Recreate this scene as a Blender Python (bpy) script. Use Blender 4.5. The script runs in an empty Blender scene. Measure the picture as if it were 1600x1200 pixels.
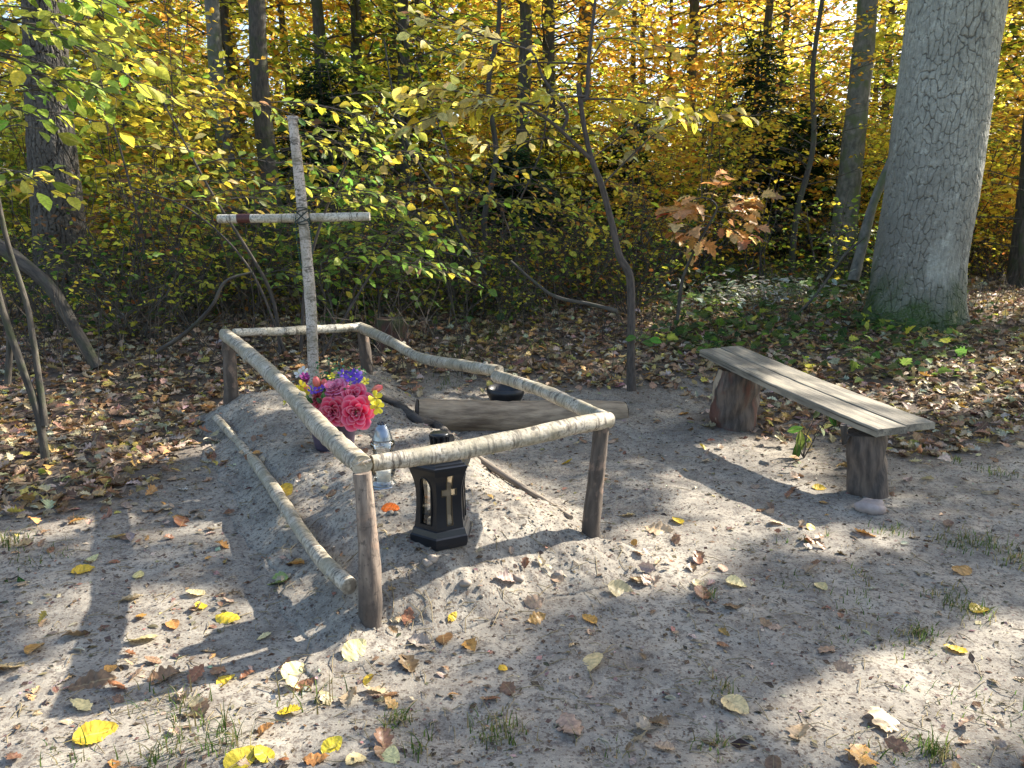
import bpy, math, random
import numpy as np
from mathutils import Vector, Matrix
R = math.radians
rng = np.random.default_rng(7); random.seed(7)
sc = bpy.context.scene
COL = sc.collection
# ------------------------------------------------------------ camera, sky, sun
CAMZ, PITCH, FPX = 1.6, R(12.0), 1200.0
cam = bpy.data.objects.new("camera", bpy.data.cameras.new("camera")); COL.objects.link(cam)
cam.data.sensor_width = 36; cam.data.lens = 36*FPX/1600
cam.location = (0, 0, CAMZ); cam.rotation_euler = (math.pi/2-PITCH, 0, 0)
cam.data.clip_end = 1000; cam.data.clip_start = 0.05
sc.camera = cam
SUN_AZ, SUN_EL = R(58), R(33)          # azimuth measured from +Y towards +X
S = np.array([math.sin(SUN_AZ)*math.cos(SUN_EL), math.cos(SUN_AZ)*math.cos(SUN_EL), math.sin(SUN_EL)])
w = bpy.data.worlds.new("World"); sc.world = w; w.use_nodes = True
nt = w.node_tree; nt.nodes.clear()
sky = nt.nodes.new('ShaderNodeTexSky'); sky.sky_type = 'NISHITA'; sky.sun_disc = False
sky.sun_elevation = SUN_EL; sky.sun_rotation = SUN_AZ; sky.air_density = 1.0; sky.dust_density = 2.0
bg = nt.nodes.new('ShaderNodeBackground'); bg.inputs[1].default_value = 0.125
wo = nt.nodes.new('ShaderNodeOutputWorld')
nt.links.new(sky.outputs[0], bg.inputs[0]); nt.links.new(bg.outputs[0], wo.inputs[0])
sl = bpy.data.lights.new("sun", 'SUN'); sl.energy = 5.0; sl.angle = R(0.55); sl.color = (1.0, 0.92, 0.80)
so = bpy.data.objects.new("sun", sl); COL.objects.link(so)
so.rotation_euler = Vector(S).to_track_quat('Z', 'Y').to_euler(); so.location = (20, 12, 15)
sc.view_settings.view_transform = 'Standard'; sc.view_settings.look = 'None'
sc.view_settings.exposure = 1.52; sc.view_settings.gamma = 1.0
sc.render.engine = 'CYCLES'
sc.cycles.max_bounces = 6; sc.cycles.transparent_max_bounces = 8
sc.cycles.diffuse_bounces = 3; sc.cycles.transmission_bounces = 4

# ------------------------------------------------------------ numeric helpers
def sstep(a, b, x):
    t = np.clip((np.asarray(x, float)-a)/(b-a), 0, 1); return t*t*(3-2*t)
def _hash(ix, iy, seed):
    h = (ix.astype(np.int64)*374761393 + iy.astype(np.int64)*668265263 + seed*974634777) & 0xffffffff
    h = ((h ^ (h >> 13))*1274126177) & 0xffffffff
    return ((h ^ (h >> 16)) & 0xffffff)/float(0xffffff)
def vnoise(x, y, seed=0):
    x = np.asarray(x, float); y = np.asarray(y, float)
    ix = np.floor(x); iy = np.floor(y); fx = x-ix; fy = y-iy
    fx = fx*fx*(3-2*fx); fy = fy*fy*(3-2*fy)
    a = _hash(ix, iy, seed); b = _hash(ix+1, iy, seed); c = _hash(ix, iy+1, seed); d = _hash(ix+1, iy+1, seed)
    return (a*(1-fx)+b*fx)*(1-fy)+(c*(1-fx)+d*fx)*fy-.5
def fbm(x, y, seed=0, octv=4):
    s = 0; a = 1.0
    for k in range(octv):
        s = s+a*vnoise(x*2**k+17.3*k, y*2**k-9.1*k, seed+k); a *= .5
    return s
def nrm(v): return v/np.maximum(np.linalg.norm(v, axis=-1, keepdims=True), 1e-9)
def ray(px, py):
    u = (np.asarray(px, float)-800)/FPX; v = (600-np.asarray(py, float))/FPX
    return np.stack([u+0*v, math.cos(PITCH)+v*math.sin(PITCH), -math.sin(PITCH)+v*math.cos(PITCH)], -1)
def P(px, py, D):
    d = ray(px, py); return np.array([0, 0, CAMZ])+d*(D/d[..., 1:2])
def PZ(px, py, z):
    d = ray(px, py); return np.array([0, 0, CAMZ])+d*((z-CAMZ)/d[..., 2:3])
def proj(p):
    p = np.asarray(p, float); q = p-np.array([0, 0, CAMZ])
    dz = q[..., 1]*math.cos(PITCH)-q[..., 2]*math.sin(PITCH)
    up = q[..., 1]*math.sin(PITCH)+q[..., 2]*math.cos(PITCH)
    dz = np.where(dz > .05, dz, np.nan)
    return 800+FPX*q[..., 0]/dz, 600-FPX*up/dz
# ------------------------------------------------------------ terrain
def H0(x, y):
    x = np.asarray(x, float); y = np.asarray(y, float)
    t = np.clip((y-5.3)/4.5, 0, 1)
    h = .56*t*t*(3-2*t)*.9+.03*np.maximum(y-9.5, 0)+.05*fbm(x*.35, y*.35, 3, 3)*sstep(4, 9, y)
    h = h-.02*np.maximum(np.abs(x)-6, 0)*sstep(30, 6, y)*0
    return h
QUAD = np.array([[-.60, 2.80], [.40, 3.48], [-1.30, 6.9], [-2.26, 5.93]])
def qdist(x, y):
    d = np.full(np.shape(x), -9.0)
    for i in range(4):
        a = QUAD[i]; b = QUAD[(i+1) % 4]; e = (b-a)/np.linalg.norm(b-a)
        n = np.array([e[1], -e[0]])
        d = np.maximum(d, (x-a[0])*n[0]+(y-a[1])*n[1])
    return d
def HM(x, y):      # mound height over the ground
    x = np.asarray(x, float); y = np.asarray(y, float)
    d = qdist(x, y)+.16*fbm(x*2.2, y*2.2, 21, 3)
    return .23*(1-sstep(-.30, .28, d))
def HG(x, y):      # ground with small relief
    x = np.asarray(x, float); y = np.asarray(y, float)
    h = H0(x, y)+.022*fbm(x*1.3, y*1.3, 5, 3)
    fine = sstep(16, 6, y)*sstep(-3, 0, y)
    h = h+fine*sstep(7, 5, y)*.010*fbm((x*.9+y*.45)*9, (y*.9-x*.45)*2.6, 14, 3)
    h = h+fine*(.014*fbm(x*6, y*6, 8, 3)+.006*np.abs(fbm(x*17, y*17, 11, 3)))
    return h
def HT(x, y):      # what a leaf lies on
    m = HM(x, y)
    return HG(x, y)+np.where(m > .004, m+mound_rough(x, y)*sstep(.0, .06, m), 0)
def mound_rough(x, y):
    return .024*fbm(x*5, y*5, 31, 4)+.015*np.abs(fbm(x*13, y*13, 32, 3))+.008*np.maximum(fbm(x*30, y*30, 36, 2), 0)
def G(px, py, f=None):
    f = f or HT; z = 0.0
    for _ in range(25):
        p = PZ(px, py, z); z = .5*z+.5*float(f(p[0], p[1]))
    return PZ(px, py, z)
# sand area boundary in the photo, turned into ground cover density
BX = [-900, 0, 150, 270, 340, 420, 600, 660, 800, 1000, 1080, 1200, 1320, 1450, 1600, 2600]
BY = [900, 760, 720, 690, 640, 600, 600, 588, 585, 590, 600, 640, 690, 700, 660, 640]
def cover(x, y):
    px, py = proj(np.stack([x, y, H0(x, y)], -1))
    px = np.where(np.isnan(px), 0, px); py = np.where(np.isnan(py), 3000, py)
    b = np.interp(px, BX, BY)
    c = sstep(np.where(px < 420, 150, 80), -45, py-b+60*fbm(x*1.7, y*1.7, 41, 3))
    c = np.where((y < 1.0), 0, c)
    return c*(1-sstep(.02, .12, HM(x, y)))
# ------------------------------------------------------------ mesh building
class MB:
    def __init__(s): s.V = []; s.F = []; s.C = []; s.B = []; s.n = 0
    def add(s, V, F, col=(1, 1, 1), bc=None):
        V = np.asarray(V, float).reshape(-1, 3); k = len(V)
        c = np.asarray(col, float)
        if c.ndim == 1: c = np.tile(c[:3], (k, 1))
        s.C.append(c[:, :3]); s.B.append(np.zeros((k, 3)) if bc is None else np.asarray(bc, float))
        s.V.append(V)
        if isinstance(F, np.ndarray): F = [F]
        elif len(F) and not isinstance(F[0], np.ndarray):
            g = {}
            for f in F: g.setdefault(len(f), []).append(f)
            F = [np.array(v) for v in g.values()]
        for f in F:
            if len(f): s.F.append(f+s.n)
        s.n += k
    def build(s, name, mat, parent=None, smooth=True, flat_attr=False):
        V = np.concatenate(s.V); 
        if parent is not None:
            q = parent; lw = np.zeros(3)
            while q is not None: lw = lw+np.array(q.location); q = q.parent
            V = V-lw
        me = bpy.data.meshes.new(name)
        tot = np.concatenate([np.full(len(f), f.shape[1]) for f in s.F]); idx = np.concatenate([f.ravel() for f in s.F])
        me.vertices.add(len(V)); me.vertices.foreach_set('co', V.astype(np.float32).ravel())
        me.loops.add(len(idx)); me.loops.foreach_set('vertex_index', idx.astype(np.int32))
        me.polygons.add(len(tot)); st = np.concatenate([[0], np.cumsum(tot)[:-1]])
        me.polygons.foreach_set('loop_start', st.astype(np.int32)); me.polygons.foreach_set('loop_total', tot.astype(np.int32))
        me.polygons.foreach_set('use_smooth', np.full(len(tot), smooth))
        me.update(calc_edges=True)
        a = me.attributes.new('col', 'FLOAT_COLOR', 'POINT'); C = np.concatenate(s.C)
        a.data.foreach_set('color', np.concatenate([C, np.ones((len(C), 1))], 1).astype(np.float32).ravel())
        B = np.concatenate(s.B)
        if np.any(B):
            a = me.attributes.new('bc', 'FLOAT_VECTOR', 'POINT'); a.data.foreach_set('vector', B.astype(np.float32).ravel())
        me.validate()
        if mat: me.materials.append(mat)
        o = bpy.data.objects.new(name, me); COL.objects.link(o)
        if parent is not None: o.parent = parent
        return o
def tag(o, label=None, cat=None, group=None, kind=None):
    if label: o['label'] = label
    if cat: o['category'] = cat
    if group: o['group'] = group
    if kind: o['kind'] = kind
    return o
def thing(name, label, cat, loc=(0, 0, 0), group=None):
    o = bpy.data.objects.new(name, None); COL.objects.link(o); o.location = [float(c) for c in loc]
    o.empty_display_size = .2
    return tag(o, label, cat, group)
def copy_tree(o, parent=None):
    c = o.copy(); COL.objects.link(c)
    if parent is not None: c.parent = parent
    for ch in o.children: copy_tree(ch, c)
    return c
def smooth_path(pts, n):
    pts = np.asarray(pts, float); k = len(pts)
    if k < 3:
        t = np.linspace(0, 1, n)[:, None]; return pts[0]*(1-t)+pts[-1]*t
    e = np.concatenate([[2*pts[0]-pts[1]], pts, [2*pts[-1]-pts[-2]]])
    out = []
    for q in np.linspace(0, k-1, n):
        i = min(int(q), k-2); t = q-i; a, b, c, d = e[i:i+4]
        out.append(.5*((2*b)+(-a+c)*t+(2*a-5*b+4*c-d)*t*t+(-a+3*b-3*c+d)*t**3))
    return np.array(out)
def tube(mb, pts, rads, n=10, col=(1, 1, 1), cap=True, bump=0.0, seed=0, dens=None, capcol=None):
    pts = np.asarray(pts, float)
    if dens: 
        m = max(2, int(np.sum(np.linalg.norm(np.diff(pts, axis=0), axis=1))/dens)+1)
        r0 = np.interp(np.linspace(0, 1, m), np.linspace(0, 1, len(np.atleast_1d(rads))), np.atleast_1d(rads)) if np.ndim(rads) else np.full(m, rads)
        pts = smooth_path(pts, m); rads = r0
    m = len(pts); rads = np.broadcast_to(np.asarray(rads, float), (m,))
    T = nrm(np.gradient(pts, axis=0)); L = np.concatenate([[0], np.cumsum(np.linalg.norm(np.diff(pts, axis=0), axis=1))])
    ref = np.array([0, 0, 1.]) if abs(T[0][2]) < .9 else np.array([1., 0, 0])
    th = np.arange(n)*2*math.pi/n
    V = []; B = []
    u = nrm(np.cross(T[0], ref))
    for i in range(m):
        u = nrm(u-T[i]*np.dot(u, T[i])); v = np.cross(T[i], u)
        r = np.full(n, rads[i])
        if bump: r = r*(1+bump*(vnoise(np.cos(th)*1.3+seed*3.1+5, np.sin(th)*1.3+L[i]*3, seed)+.7*vnoise(np.cos(th)*2+7, L[i]*14+np.sin(th)*2, seed+9))*2)
        V.append(pts[i]+np.outer(np.cos(th)*r, u)+np.outer(np.sin(th)*r, v))
        B.append(np.stack([np.cos(th)*rads[i], np.sin(th)*rads[i], np.full(n, L[i]+seed*1.7)], 1))
    V = np.concatenate(V); B = np.concatenate(B)
    i = np.arange(m-1)[:, None]*n; j = np.arange(n)[None]; j2 = (j+1) % n
    F = np.stack([i+j, i+j2, i+n+j2, i+n+j], -1).reshape(-1, 4)
    mb.add(V, [F], col, B)
    if cap:
        for k, sgn in ((0, -1), (m-1, 1)):
            ring = V[k*n:(k+1)*n]; c = ring.mean(0)
            f = np.array([[n, q, (q+1) % n] for q in range(n)]) if sgn > 0 else np.array([[n, (q+1) % n, q] for q in range(n)])
            bb = np.concatenate([B[k*n:(k+1)*n], [[0, 0, B[k*n, 2]]]])
            mb.add(np.concatenate([ring, [c]]), [f], capcol if capcol is not None else col, bb)
def lathe(mb, prof, c, n=32, col=(1, 1, 1), seed=0, jit=0, close=False):
    prof = np.asarray(prof, float); m = len(prof); th = np.arange(n)*2*math.pi/n
    V = np.array([[c[0]+r*math.cos(t), c[1]+r*math.sin(t), c[2]+z] for r, z in prof for t in th])
    i = np.arange(m-1)[:, None]*n; j = np.arange(n)[None]; j2 = (j+1) % n
    F = np.stack([i+j, i+j2, i+n+j2, i+n+j], -1).reshape(-1, 4)
    mb.add(V, [F], col)
def boxq(mb, A, B_, col=(1, 1, 1)):   # 8 points: bottom 4, top 4
    V = np.concatenate([A, B_]); F = [[3, 2, 1, 0], [4, 5, 6, 7]]+[[i, (i+1) % 4, 4+(i+1) % 4, 4+i] for i in range(4)]
    mb.add(V, F, col)
# ------------------------------------------------------------ leaf templates
def tpl_rhomb():
    return np.array([[0, 0, 0], [.45, .30, .05], [1, 0, 0], [.45, -.30, .05]]), [np.array([[0, 2, 1], [0, 3, 2]])]
def tpl_half(out, fold=.25, curl=.35, mids=(.35, .7), twist=0.0, wav=0):
    mid = [(0, 0)]+[(m, 0) for m in mids]+[(1, 0)]
    L = [(t, wd) for t, wd in out]; V = mid+L+[(t, -wd) for t, wd in out]
    V = np.array([[x, y, 0] for x, y in V], float)
    V[:, 2] = fold*np.abs(V[:, 1])-curl*(V[:, 0]-.4)**2+curl*.16+twist*V[:, 1]*V[:, 0]+wav*np.sin(V[:, 0]*14)*np.abs(V[:, 1])
    k = len(mid); m = len(L)
    f1 = list(range(k))+[k+i for i in range(m-1, -1, -1)]
    f2 = [k+m+i for i in range(m)]+list(range(k-1, -1, -1))
    f2 = list(range(k-1, -1, -1))+[k+m+i for i in range(m)]
    return V, [np.array([f1, f2])]
OV = [(.12, .12), (.35, .28), (.6, .30), (.85, .15)]
OVN = [(.15, .10), (.4, .2), (.65, .2), (.88, .09)]
OAK = [(.12, .05), (.22, .14), (.30, .07), (.42, .22), (.50, .11), (.62, .30), (.70, .16), (.82, .27), (.88, .14), (.97, .10)]
MAP = [(.05, .12), (.02, .30), (.16, .24), (.30, .55), (.38, .30), (.58, .42), (.60, .22), (.80, .18)]
T_RH = tpl_rhomb(); T_OV = tpl_half(OV, .22, .35); T_OV2 = tpl_half(OVN, -.3, .7, twist=.3)
T_OAK = tpl_half(OAK, .3, .5); T_OAK2 = tpl_half(OAK, .9, -.5, twist=.5, wav=.3); T_OAK3 = tpl_half(OAK, -.5, 1.1, twist=-.6, wav=.3)
T_MAP = tpl_half(MAP, .2, .4)
def leaves(mb, tpl, Pp, A, N, size, col):
    Pp = np.asarray(Pp, float); A = nrm(np.asarray(A, float)); N = np.asarray(N, float)
    B = nrm(np.cross(N, A)); C = np.cross(A, B); V, Fs = tpl; n = len(Pp); k = len(V)
    s = np.broadcast_to(np.asarray(size, float), (n,))[:, None, None]
    W = Pp[:, None]+s*(V[None, :, 0:1]*A[:, None]+V[None, :, 1:2]*B[:, None]+V[None, :, 2:3]*C[:, None])
    off = (np.arange(n)*k)[:, None, None]
    F = [(f[None]+off).reshape(-1, f.shape[1]) for f in Fs]
    col = np.asarray(col, float); col = np.repeat(col, k, 0) if col.ndim == 2 else col
    bc = np.tile(V, (n, 1)); bc[:, 2] = np.repeat(rng.random(n)*50, k)
    mb.add(W.reshape(-1, 3), F, col, bc)
def pal(colors, n, jit=.18, wts=None):
    c = np.array(colors, float)
    i = rng.choice(len(c), n, p=None if wts is None else np.array(wts)/sum(wts))
    out = c[i]*(1+jit*rng.standard_normal((n, 1)))*(1+.5*jit*rng.standard_normal((n, 3)))
    return np.clip(out, .004, .9)
# leaf reflectance colours
YEL = (.84, .67, .07); YGR = (.64, .64, .09); GRN = (.16, .27, .05); DGR = (.05, .10, .03); ORA = (.80, .38, .06)
RUS = (.58, .24, .06); BRN = (.24, .13, .07); TAN = (.44, .30, .18); PYE = (.72, .62, .24); GOL = (.82, .55, .07)
# ------------------------------------------------------------ materials
class M:
    def __init__(s, name):
        s.m = bpy.data.materials.new(name); s.m.use_nodes = True; s.t = s.m.node_tree; s.t.nodes.clear()
        s.out = s.n('ShaderNodeOutputMaterial')
    def n(s, typ, _in=None, **kw):
        nd = s.t.nodes.new(typ)
        for k, v in kw.items(): setattr(nd, k, v)
        for k, v in (_in or {}).items():
            if hasattr(v, 'is_output') or isinstance(v, bpy.types.NodeSocket): s.t.links.new(v, nd.inputs[k])
            else: nd.inputs[k].default_value = v
        return nd
    def attr(s, name): return s.n('ShaderNodeAttribute', attribute_name=name)
    def noise(s, vec, scale, detail=4, rough=.55):
        d = {'Scale': scale, 'Detail': detail, 'Roughness': rough}
        if vec is not None: d['Vector'] = vec
        return s.n('ShaderNodeTexNoise', d).outputs[0]
    def ramp(s, fac, stops):
        r = s.n('ShaderNodeValToRGB', {0: fac}); e = r.color_ramp.elements
        while len(e) < len(stops): e.new(.5)
        for q, (p, c) in zip(e, stops):
            q.position = p; q.color = (c, c, c, 1) if not hasattr(c, '__len__') else (*c, 1)
        return r.outputs[0]
    def mix(s, f, a, b, mode='MIX'):
        nd = s.n('ShaderNodeMix', data_type='RGBA', blend_type=mode)
        for k, v in ((0, f), (6, a), (7, b)):
            if isinstance(v, bpy.types.NodeSocket): s.t.links.new(v, nd.inputs[k])
            else: nd.inputs[k].default_value = v if not hasattr(v, '__len__') else (*v[:3], 1)
        return nd.outputs[2]
    def math(s, op, a, b=0.0):
        nd = s.n('ShaderNodeMath', {0: a, 1: b}, operation=op); return nd.outputs[0]
    def mapv(s, vec, sc_): return s.n('ShaderNodeMapping', {'Vector': vec, 'Scale': sc_}).outputs[0]
    def bump(s, h, st=.5, dist=.01): return s.n('ShaderNodeBump', {'Strength': st, 'Distance': dist, 'Height': h}).outputs[0]
    def bsdf(s, **kw):
        d = {}
        for k, v in kw.items():
            k = k.replace('_', ' ')
            if k == 'Base Color' and isinstance(v, tuple): v = (*v[:3], 1)
            d[k] = v
        return s.n('ShaderNodeBsdfPrincipled', d)
    def fin(s, sh): s.t.links.new(sh.outputs[0], s.out.inputs[0]); return s.m
def simple(name, col, rough=.6, metal=0, nz=0, scale=20, bump=0, spec=.5):
    m = M(name); tc = m.n('ShaderNodeTexCoord').outputs['Object']; f = m.noise(tc, scale)
    c = m.mix(m.ramp(f, [(.3, 0.), (.7, 1.)]), tuple(np.array(col)*(1-nz)), tuple(np.minimum(1, np.array(col)*(1+nz))))
    kw = dict(Base_Color=c, Roughness=rough, Metallic=metal)
    if bump: kw['Normal'] = m.bump(m.noise(tc, scale*2), bump, .005)
    b = m.bsdf(**kw); b.inputs['Specular IOR Level'].default_value = spec
    return m.fin(b)
def leafmat(name, trans=.5, rough=.5, gain=1.0, use_obj=False, spec=.35):
    m = M(name)
    c = m.n('ShaderNodeObjectInfo').outputs['Color'] if use_obj else m.attr('col').outputs['Color']
    bc = m.attr('bc').outputs['Vector']
    sp = m.n('ShaderNodeSeparateXYZ', {0: bc})
    ay = m.math('ABSOLUTE', sp.outputs[1])
    # side veins run obliquely from the midrib, the midrib itself is pale
    w_ = m.math('SINE', m.math('MULTIPLY', m.math('SUBTRACT', sp.outputs[0], m.math('MULTIPLY', ay, .8)), 42.0))
    vein = m.ramp(w_, [(.0, 1.0), (.55, 1.0), (1.0, .80)])
    rib = m.ramp(ay, [(0, 1.), (.025, 0.)])
    nz = m.ramp(m.noise(bc, 5, 3), [(.35, .72), (.65, 1.15)])
    c1 = m.mix(1.0, c, vein, 'MULTIPLY'); c1 = m.mix(1.0, c1, nz, 'MULTIPLY')
    c1 = m.mix(m.math('MULTIPLY', rib, .35), c1, (.6, .5, .25))
    if gain != 1: c1 = m.mix(1.0, c1, (gain, gain, gain), 'MULTIPLY')
    b = m.bsdf(Base_Color=c1, Roughness=rough); b.inputs['Specular IOR Level'].default_value = spec
    b.inputs['Normal'].default_value = (0, 0, 0) if False else b.inputs['Normal'].default_value
    m.t.links.new(m.bump(m.mix(.5, vein, nz), .35, .004), b.inputs['Normal'])
    t = m.n('ShaderNodeBsdfTranslucent', {0: c1})
    return m.fin(m.n('ShaderNodeMixShader', {0: trans, 1: b.outputs[0], 2: t.outputs[0]}))
def farleafmat(name, trans=.55):
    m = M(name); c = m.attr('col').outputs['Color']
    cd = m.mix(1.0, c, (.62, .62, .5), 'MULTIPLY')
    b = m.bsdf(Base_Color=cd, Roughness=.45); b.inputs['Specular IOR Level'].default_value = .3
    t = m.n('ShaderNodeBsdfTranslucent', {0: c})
    return m.fin(m.n('ShaderNodeMixShader', {0: trans, 1: b.outputs[0], 2: t.outputs[0]}))
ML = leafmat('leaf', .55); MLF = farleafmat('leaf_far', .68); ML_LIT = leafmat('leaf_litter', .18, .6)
ML_OBJ = leafmat('fallen_leaf', .2, .45, use_obj=True, spec=.5)
def woodmat(name, c1, c2, sx=30, sz=6, bump=.6, dist=.01, rough=.85, moss=None, dirt=None):
    m = M(name); bc = m.attr('bc').outputs['Vector']
    v = m.mapv(bc, (sx, sx, sz)); f = m.noise(v, 1.0, 6, .6)
    c = m.mix(m.ramp(f, [(.35, 0.), (.65, 1.)]), c1, c2)
    if moss is not None:
        c = m.mix(m.ramp(m.noise(bc, 5, 5), [(.5, 0.), (.62, .8)]), c, moss)
    return m.fin(m.bsdf(Base_Color=c, Roughness=rough, Normal=m.bump(f, bump, dist)))
def birchmat(name, base=(.54, .48, .38), tint=(.36, .31, .215), dark=.5, stripes=70, soil=False):
    m = M(name); bc = m.attr('bc').outputs['Vector']
    f1 = m.noise(bc, 14, 5); bnd = m.noise(m.mapv(bc, (4, 4, 17)), 1.0, 4, .6); c = m.mix(m.ramp(f1, [(.38, 0.), (.66, 1.)]), base, tint)
    f4 = m.noise(bc, 70, 4); c = m.mix(m.ramp(f4, [(.41, .75), (.50, 0.)]), c, (.22, .19, .14))
    st = m.noise(m.mapv(bc, (9, 9, stripes)), 1.0, 3, .6); k = m.ramp(st, [(dark+.05, 0.), (dark+.12, 1.)])
    c = m.mix(m.math('MULTIPLY', k, .8), c, (.11, .085, .065))
    p = m.noise(m.mapv(bc, (16, 16, 22)), 1.0, 4, .5); kp = m.ramp(p, [(.62, 0.), (.68, 1.)])
    c = m.mix(m.math('MULTIPLY', kp, .85), c, (.035, .028, .022))
    if soil: pass
    c = m.mix(m.ramp(bnd, [(.575, 0.), (.61, .8), (.64, .8), (.68, .15)]), c, (.075, .06, .045))
    c = m.mix(m.ramp(m.noise(bc, 5, 4), [(.44, 0.), (.62, .65)]), c, (.25, .225, .15))
    h = m.mix(.5, st, f4)
    return m.fin(m.bsdf(Base_Color=c, Roughness=.65, Normal=m.bump(h, .55, .006)))
MB_BIRCH = birchmat('birch_bark'); MB_BIRCH2 = birchmat('birch_bark_pale', (.62, .55, .48), (.50, .43, .38), .56, 60)
MB_CROSSBAR = birchmat('birch_bark_white', (.66, .62, .52), (.56, .50, .38), .62, 50)
# ------------------------------------------------------------ ground, mound
def sandmat():
    m = M('sandy_soil'); tc = m.n('ShaderNodeTexCoord').outputs['Object']
    msk = m.n('ShaderNodeSeparateColor', {0: m.attr('col').outputs['Color']})
    f1 = m.noise(tc, 2.2, 6, .6); f2 = m.noise(tc, 26, 6, .65); f3 = m.noise(tc, 160, 3, .6)
    c = m.mix(m.ramp(f1, [(.36, 0.), (.62, 1.)]), (.345, .31, .25), (.19, .172, .142))
    c = m.mix(m.ramp(f2, [(.38, .8), (.50, 0.)]), c, (.105, .09, .078))
    c = m.mix(m.ramp(f3, [(.55, 0.), (.72, .55)]), c, (.48, .44, .37))
    f5 = m.noise(tc, 5.5, 6, .7); c = m.mix(m.ramp(f5, [(.52, 0.), (.66, .55)]), c, (.115, .098, .083)); c = m.mix(m.ramp(f5, [(.32, .5), (.44, 0.)]), c, (.44, .405, .33))
    v = m.n('ShaderNodeTexVoronoi', {'Vector': tc, 'Scale': 130.0}).outputs['Color']
    sv = m.n('ShaderNodeSeparateColor', {0: v}).outputs[0]
    c = m.mix(m.ramp(sv, [(.84, 0.), (.88, .7)]), c, (.075, .05, .035))
    # fine plant fibres trodden into the sand
    for k, (rz, scl) in enumerate(((.5, (26, 190, 20)), (2.0, (200, 30, 20)), (1.2, (30, 170, 20)))):
        mp = m.n('ShaderNodeMapping', {'Vector': tc, 'Rotation': (0, 0, rz), 'Scale': scl}).outputs[0]
        fb = m.noise(mp, 1.0, 2, .5); c = m.mix(m.ramp(fb, [(.66, 0.), (.70, .55)]), c, (.08, .055, .04) if k != 1 else (.42, .33, .22))
    c = m.mix(m.math('MULTIPLY', msk.outputs[0], m.ramp(f2, [(.3, 1.), (.75, .75)])), c, m.mix(f2, (.035, .024, .016), (.12, .08, .05)))
    h = m.mix(.5, m.noise(tc, 45, 6, .7), f3)
    h = m.mix(.15, h, m.n('ShaderNodeTexVoronoi', {'Vector': tc, 'Scale': 60.0}).outputs[0])
    return m.fin(m.bsdf(Base_Color=c, Roughness=.95, Normal=m.bump(h, .45, .009)))
SAND = sandmat(); SAND_C = SAND
def grid_obj(name, X, Y, Z, colr, mat, keep=None):
    ny, nx = X.shape; V = np.stack([X, Y, Z], -1).reshape(-1, 3)
    i = np.arange(ny-1)[:, None]*nx; j = np.arange(nx-1)[None]
    F = np.stack([i+j, i+j+1, i+nx+j+1, i+nx+j], -1).reshape(-1, 4)
    if keep is not None: F = F[keep.reshape(-1)[F].any(1)]
    mb = MB(); mb.add(V, [F], colr.reshape(-1, 1)*np.ones((1, 3)))
    return mb.build(name, mat)
k_ = 3.9; xs = np.sinh(np.linspace(-1, 1, 560)*k_)/math.sinh(k_)*75+.2
ys = np.concatenate([-np.geomspace(20, .3, 22), np.linspace(-.2, .9, 14), np.geomspace(1.0, 140, 760)])
X, Y = np.meshgrid(xs, ys)
cv = cover(X, Y)
tag(grid_obj('ground', X, Y, HG(X, Y), cv, SAND), 'trodden grey sandy forest soil', kind='structure')
gx = np.linspace(-3.1, 1.3, 400); gy = np.linspace(2.0, 7.6, 480)
X, Y = np.meshgrid(gx, gy); hm = HM(X, Y)
Zm = HG(X, Y)+np.where(hm > .004, hm+mound_rough(X, Y)*sstep(.0, .06, hm), -.05)
o = grid_obj('grave_mound', X, Y, Zm, 0*X, SAND, hm > .004)
tag(o, 'long low heap of pale loose sand inside the birch pole enclosure', 'mound')

# ------------------------------------------------------------ birch pole enclosure
def gz(p): return float(HT(p[0], p[1]))
def down(p, z): return np.array([p[0], p[1], z])
postmat = woodmat('post_bark', (.30, .23, .18), (.12, .09, .075), 45, 9, .8, .012)
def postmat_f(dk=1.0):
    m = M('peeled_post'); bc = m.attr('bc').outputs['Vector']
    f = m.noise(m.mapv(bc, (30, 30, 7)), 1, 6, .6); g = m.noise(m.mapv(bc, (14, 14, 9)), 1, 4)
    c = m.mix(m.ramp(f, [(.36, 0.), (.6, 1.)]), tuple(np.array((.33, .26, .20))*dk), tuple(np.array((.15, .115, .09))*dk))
    c = m.mix(m.ramp(g, [(.56, 0.), (.64, .6)]), c, (.30, .20, .14)); c = m.mix(m.ramp(m.noise(bc, 40, 5, .7), [(.56, 0.), (.62, .8)]), c, (.09, .07, .055))
    s = m.noise(m.mapv(bc, (8, 8, 60)), 1, 3); c = m.mix(m.ramp(s, [(.66, 0.), (.74, .5)]), c, (.09, .07, .055))
    z = m.n('ShaderNodeSeparateXYZ', {0: bc}).outputs[2]
    # damp soil stain on the buried end; z runs up the post, offset by 1.7 per seed (seed 0 here)
    st = m.ramp(m.math('ADD', z, m.math('MULTIPLY', m.noise(bc, 12), .25)), [(.40, 1.), (.62, 0.)])
    c = m.mix(m.math('MULTIPLY', st, .85), c, (.05, .04, .033))
    return m.fin(m.bsdf(Base_Color=c, Roughness=.8, Normal=m.bump(f, .8, .008)))
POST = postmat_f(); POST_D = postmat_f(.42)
cA = G(578, 990, lambda x, y: H0(x, y)); cA = np.array([-.565, 2.80, 0]); 
tA = P(566, 738, 2.80); tB = P(940, 664, 3.50); tC = P(357, 530, 5.93); tD = P(566, 518, 6.90)
bA = P(577, 985, 2.78); bB = P(922, 872, 3.50); bC = P(360, 668, 5.93); bD = P(574, 600, 6.90)
enc = thing('birch_pole_enclosure', 'waist high rectangular railing of birch poles nailed on four posts around the sand mound', 'railing', (0, 3.0, 0))
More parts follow.
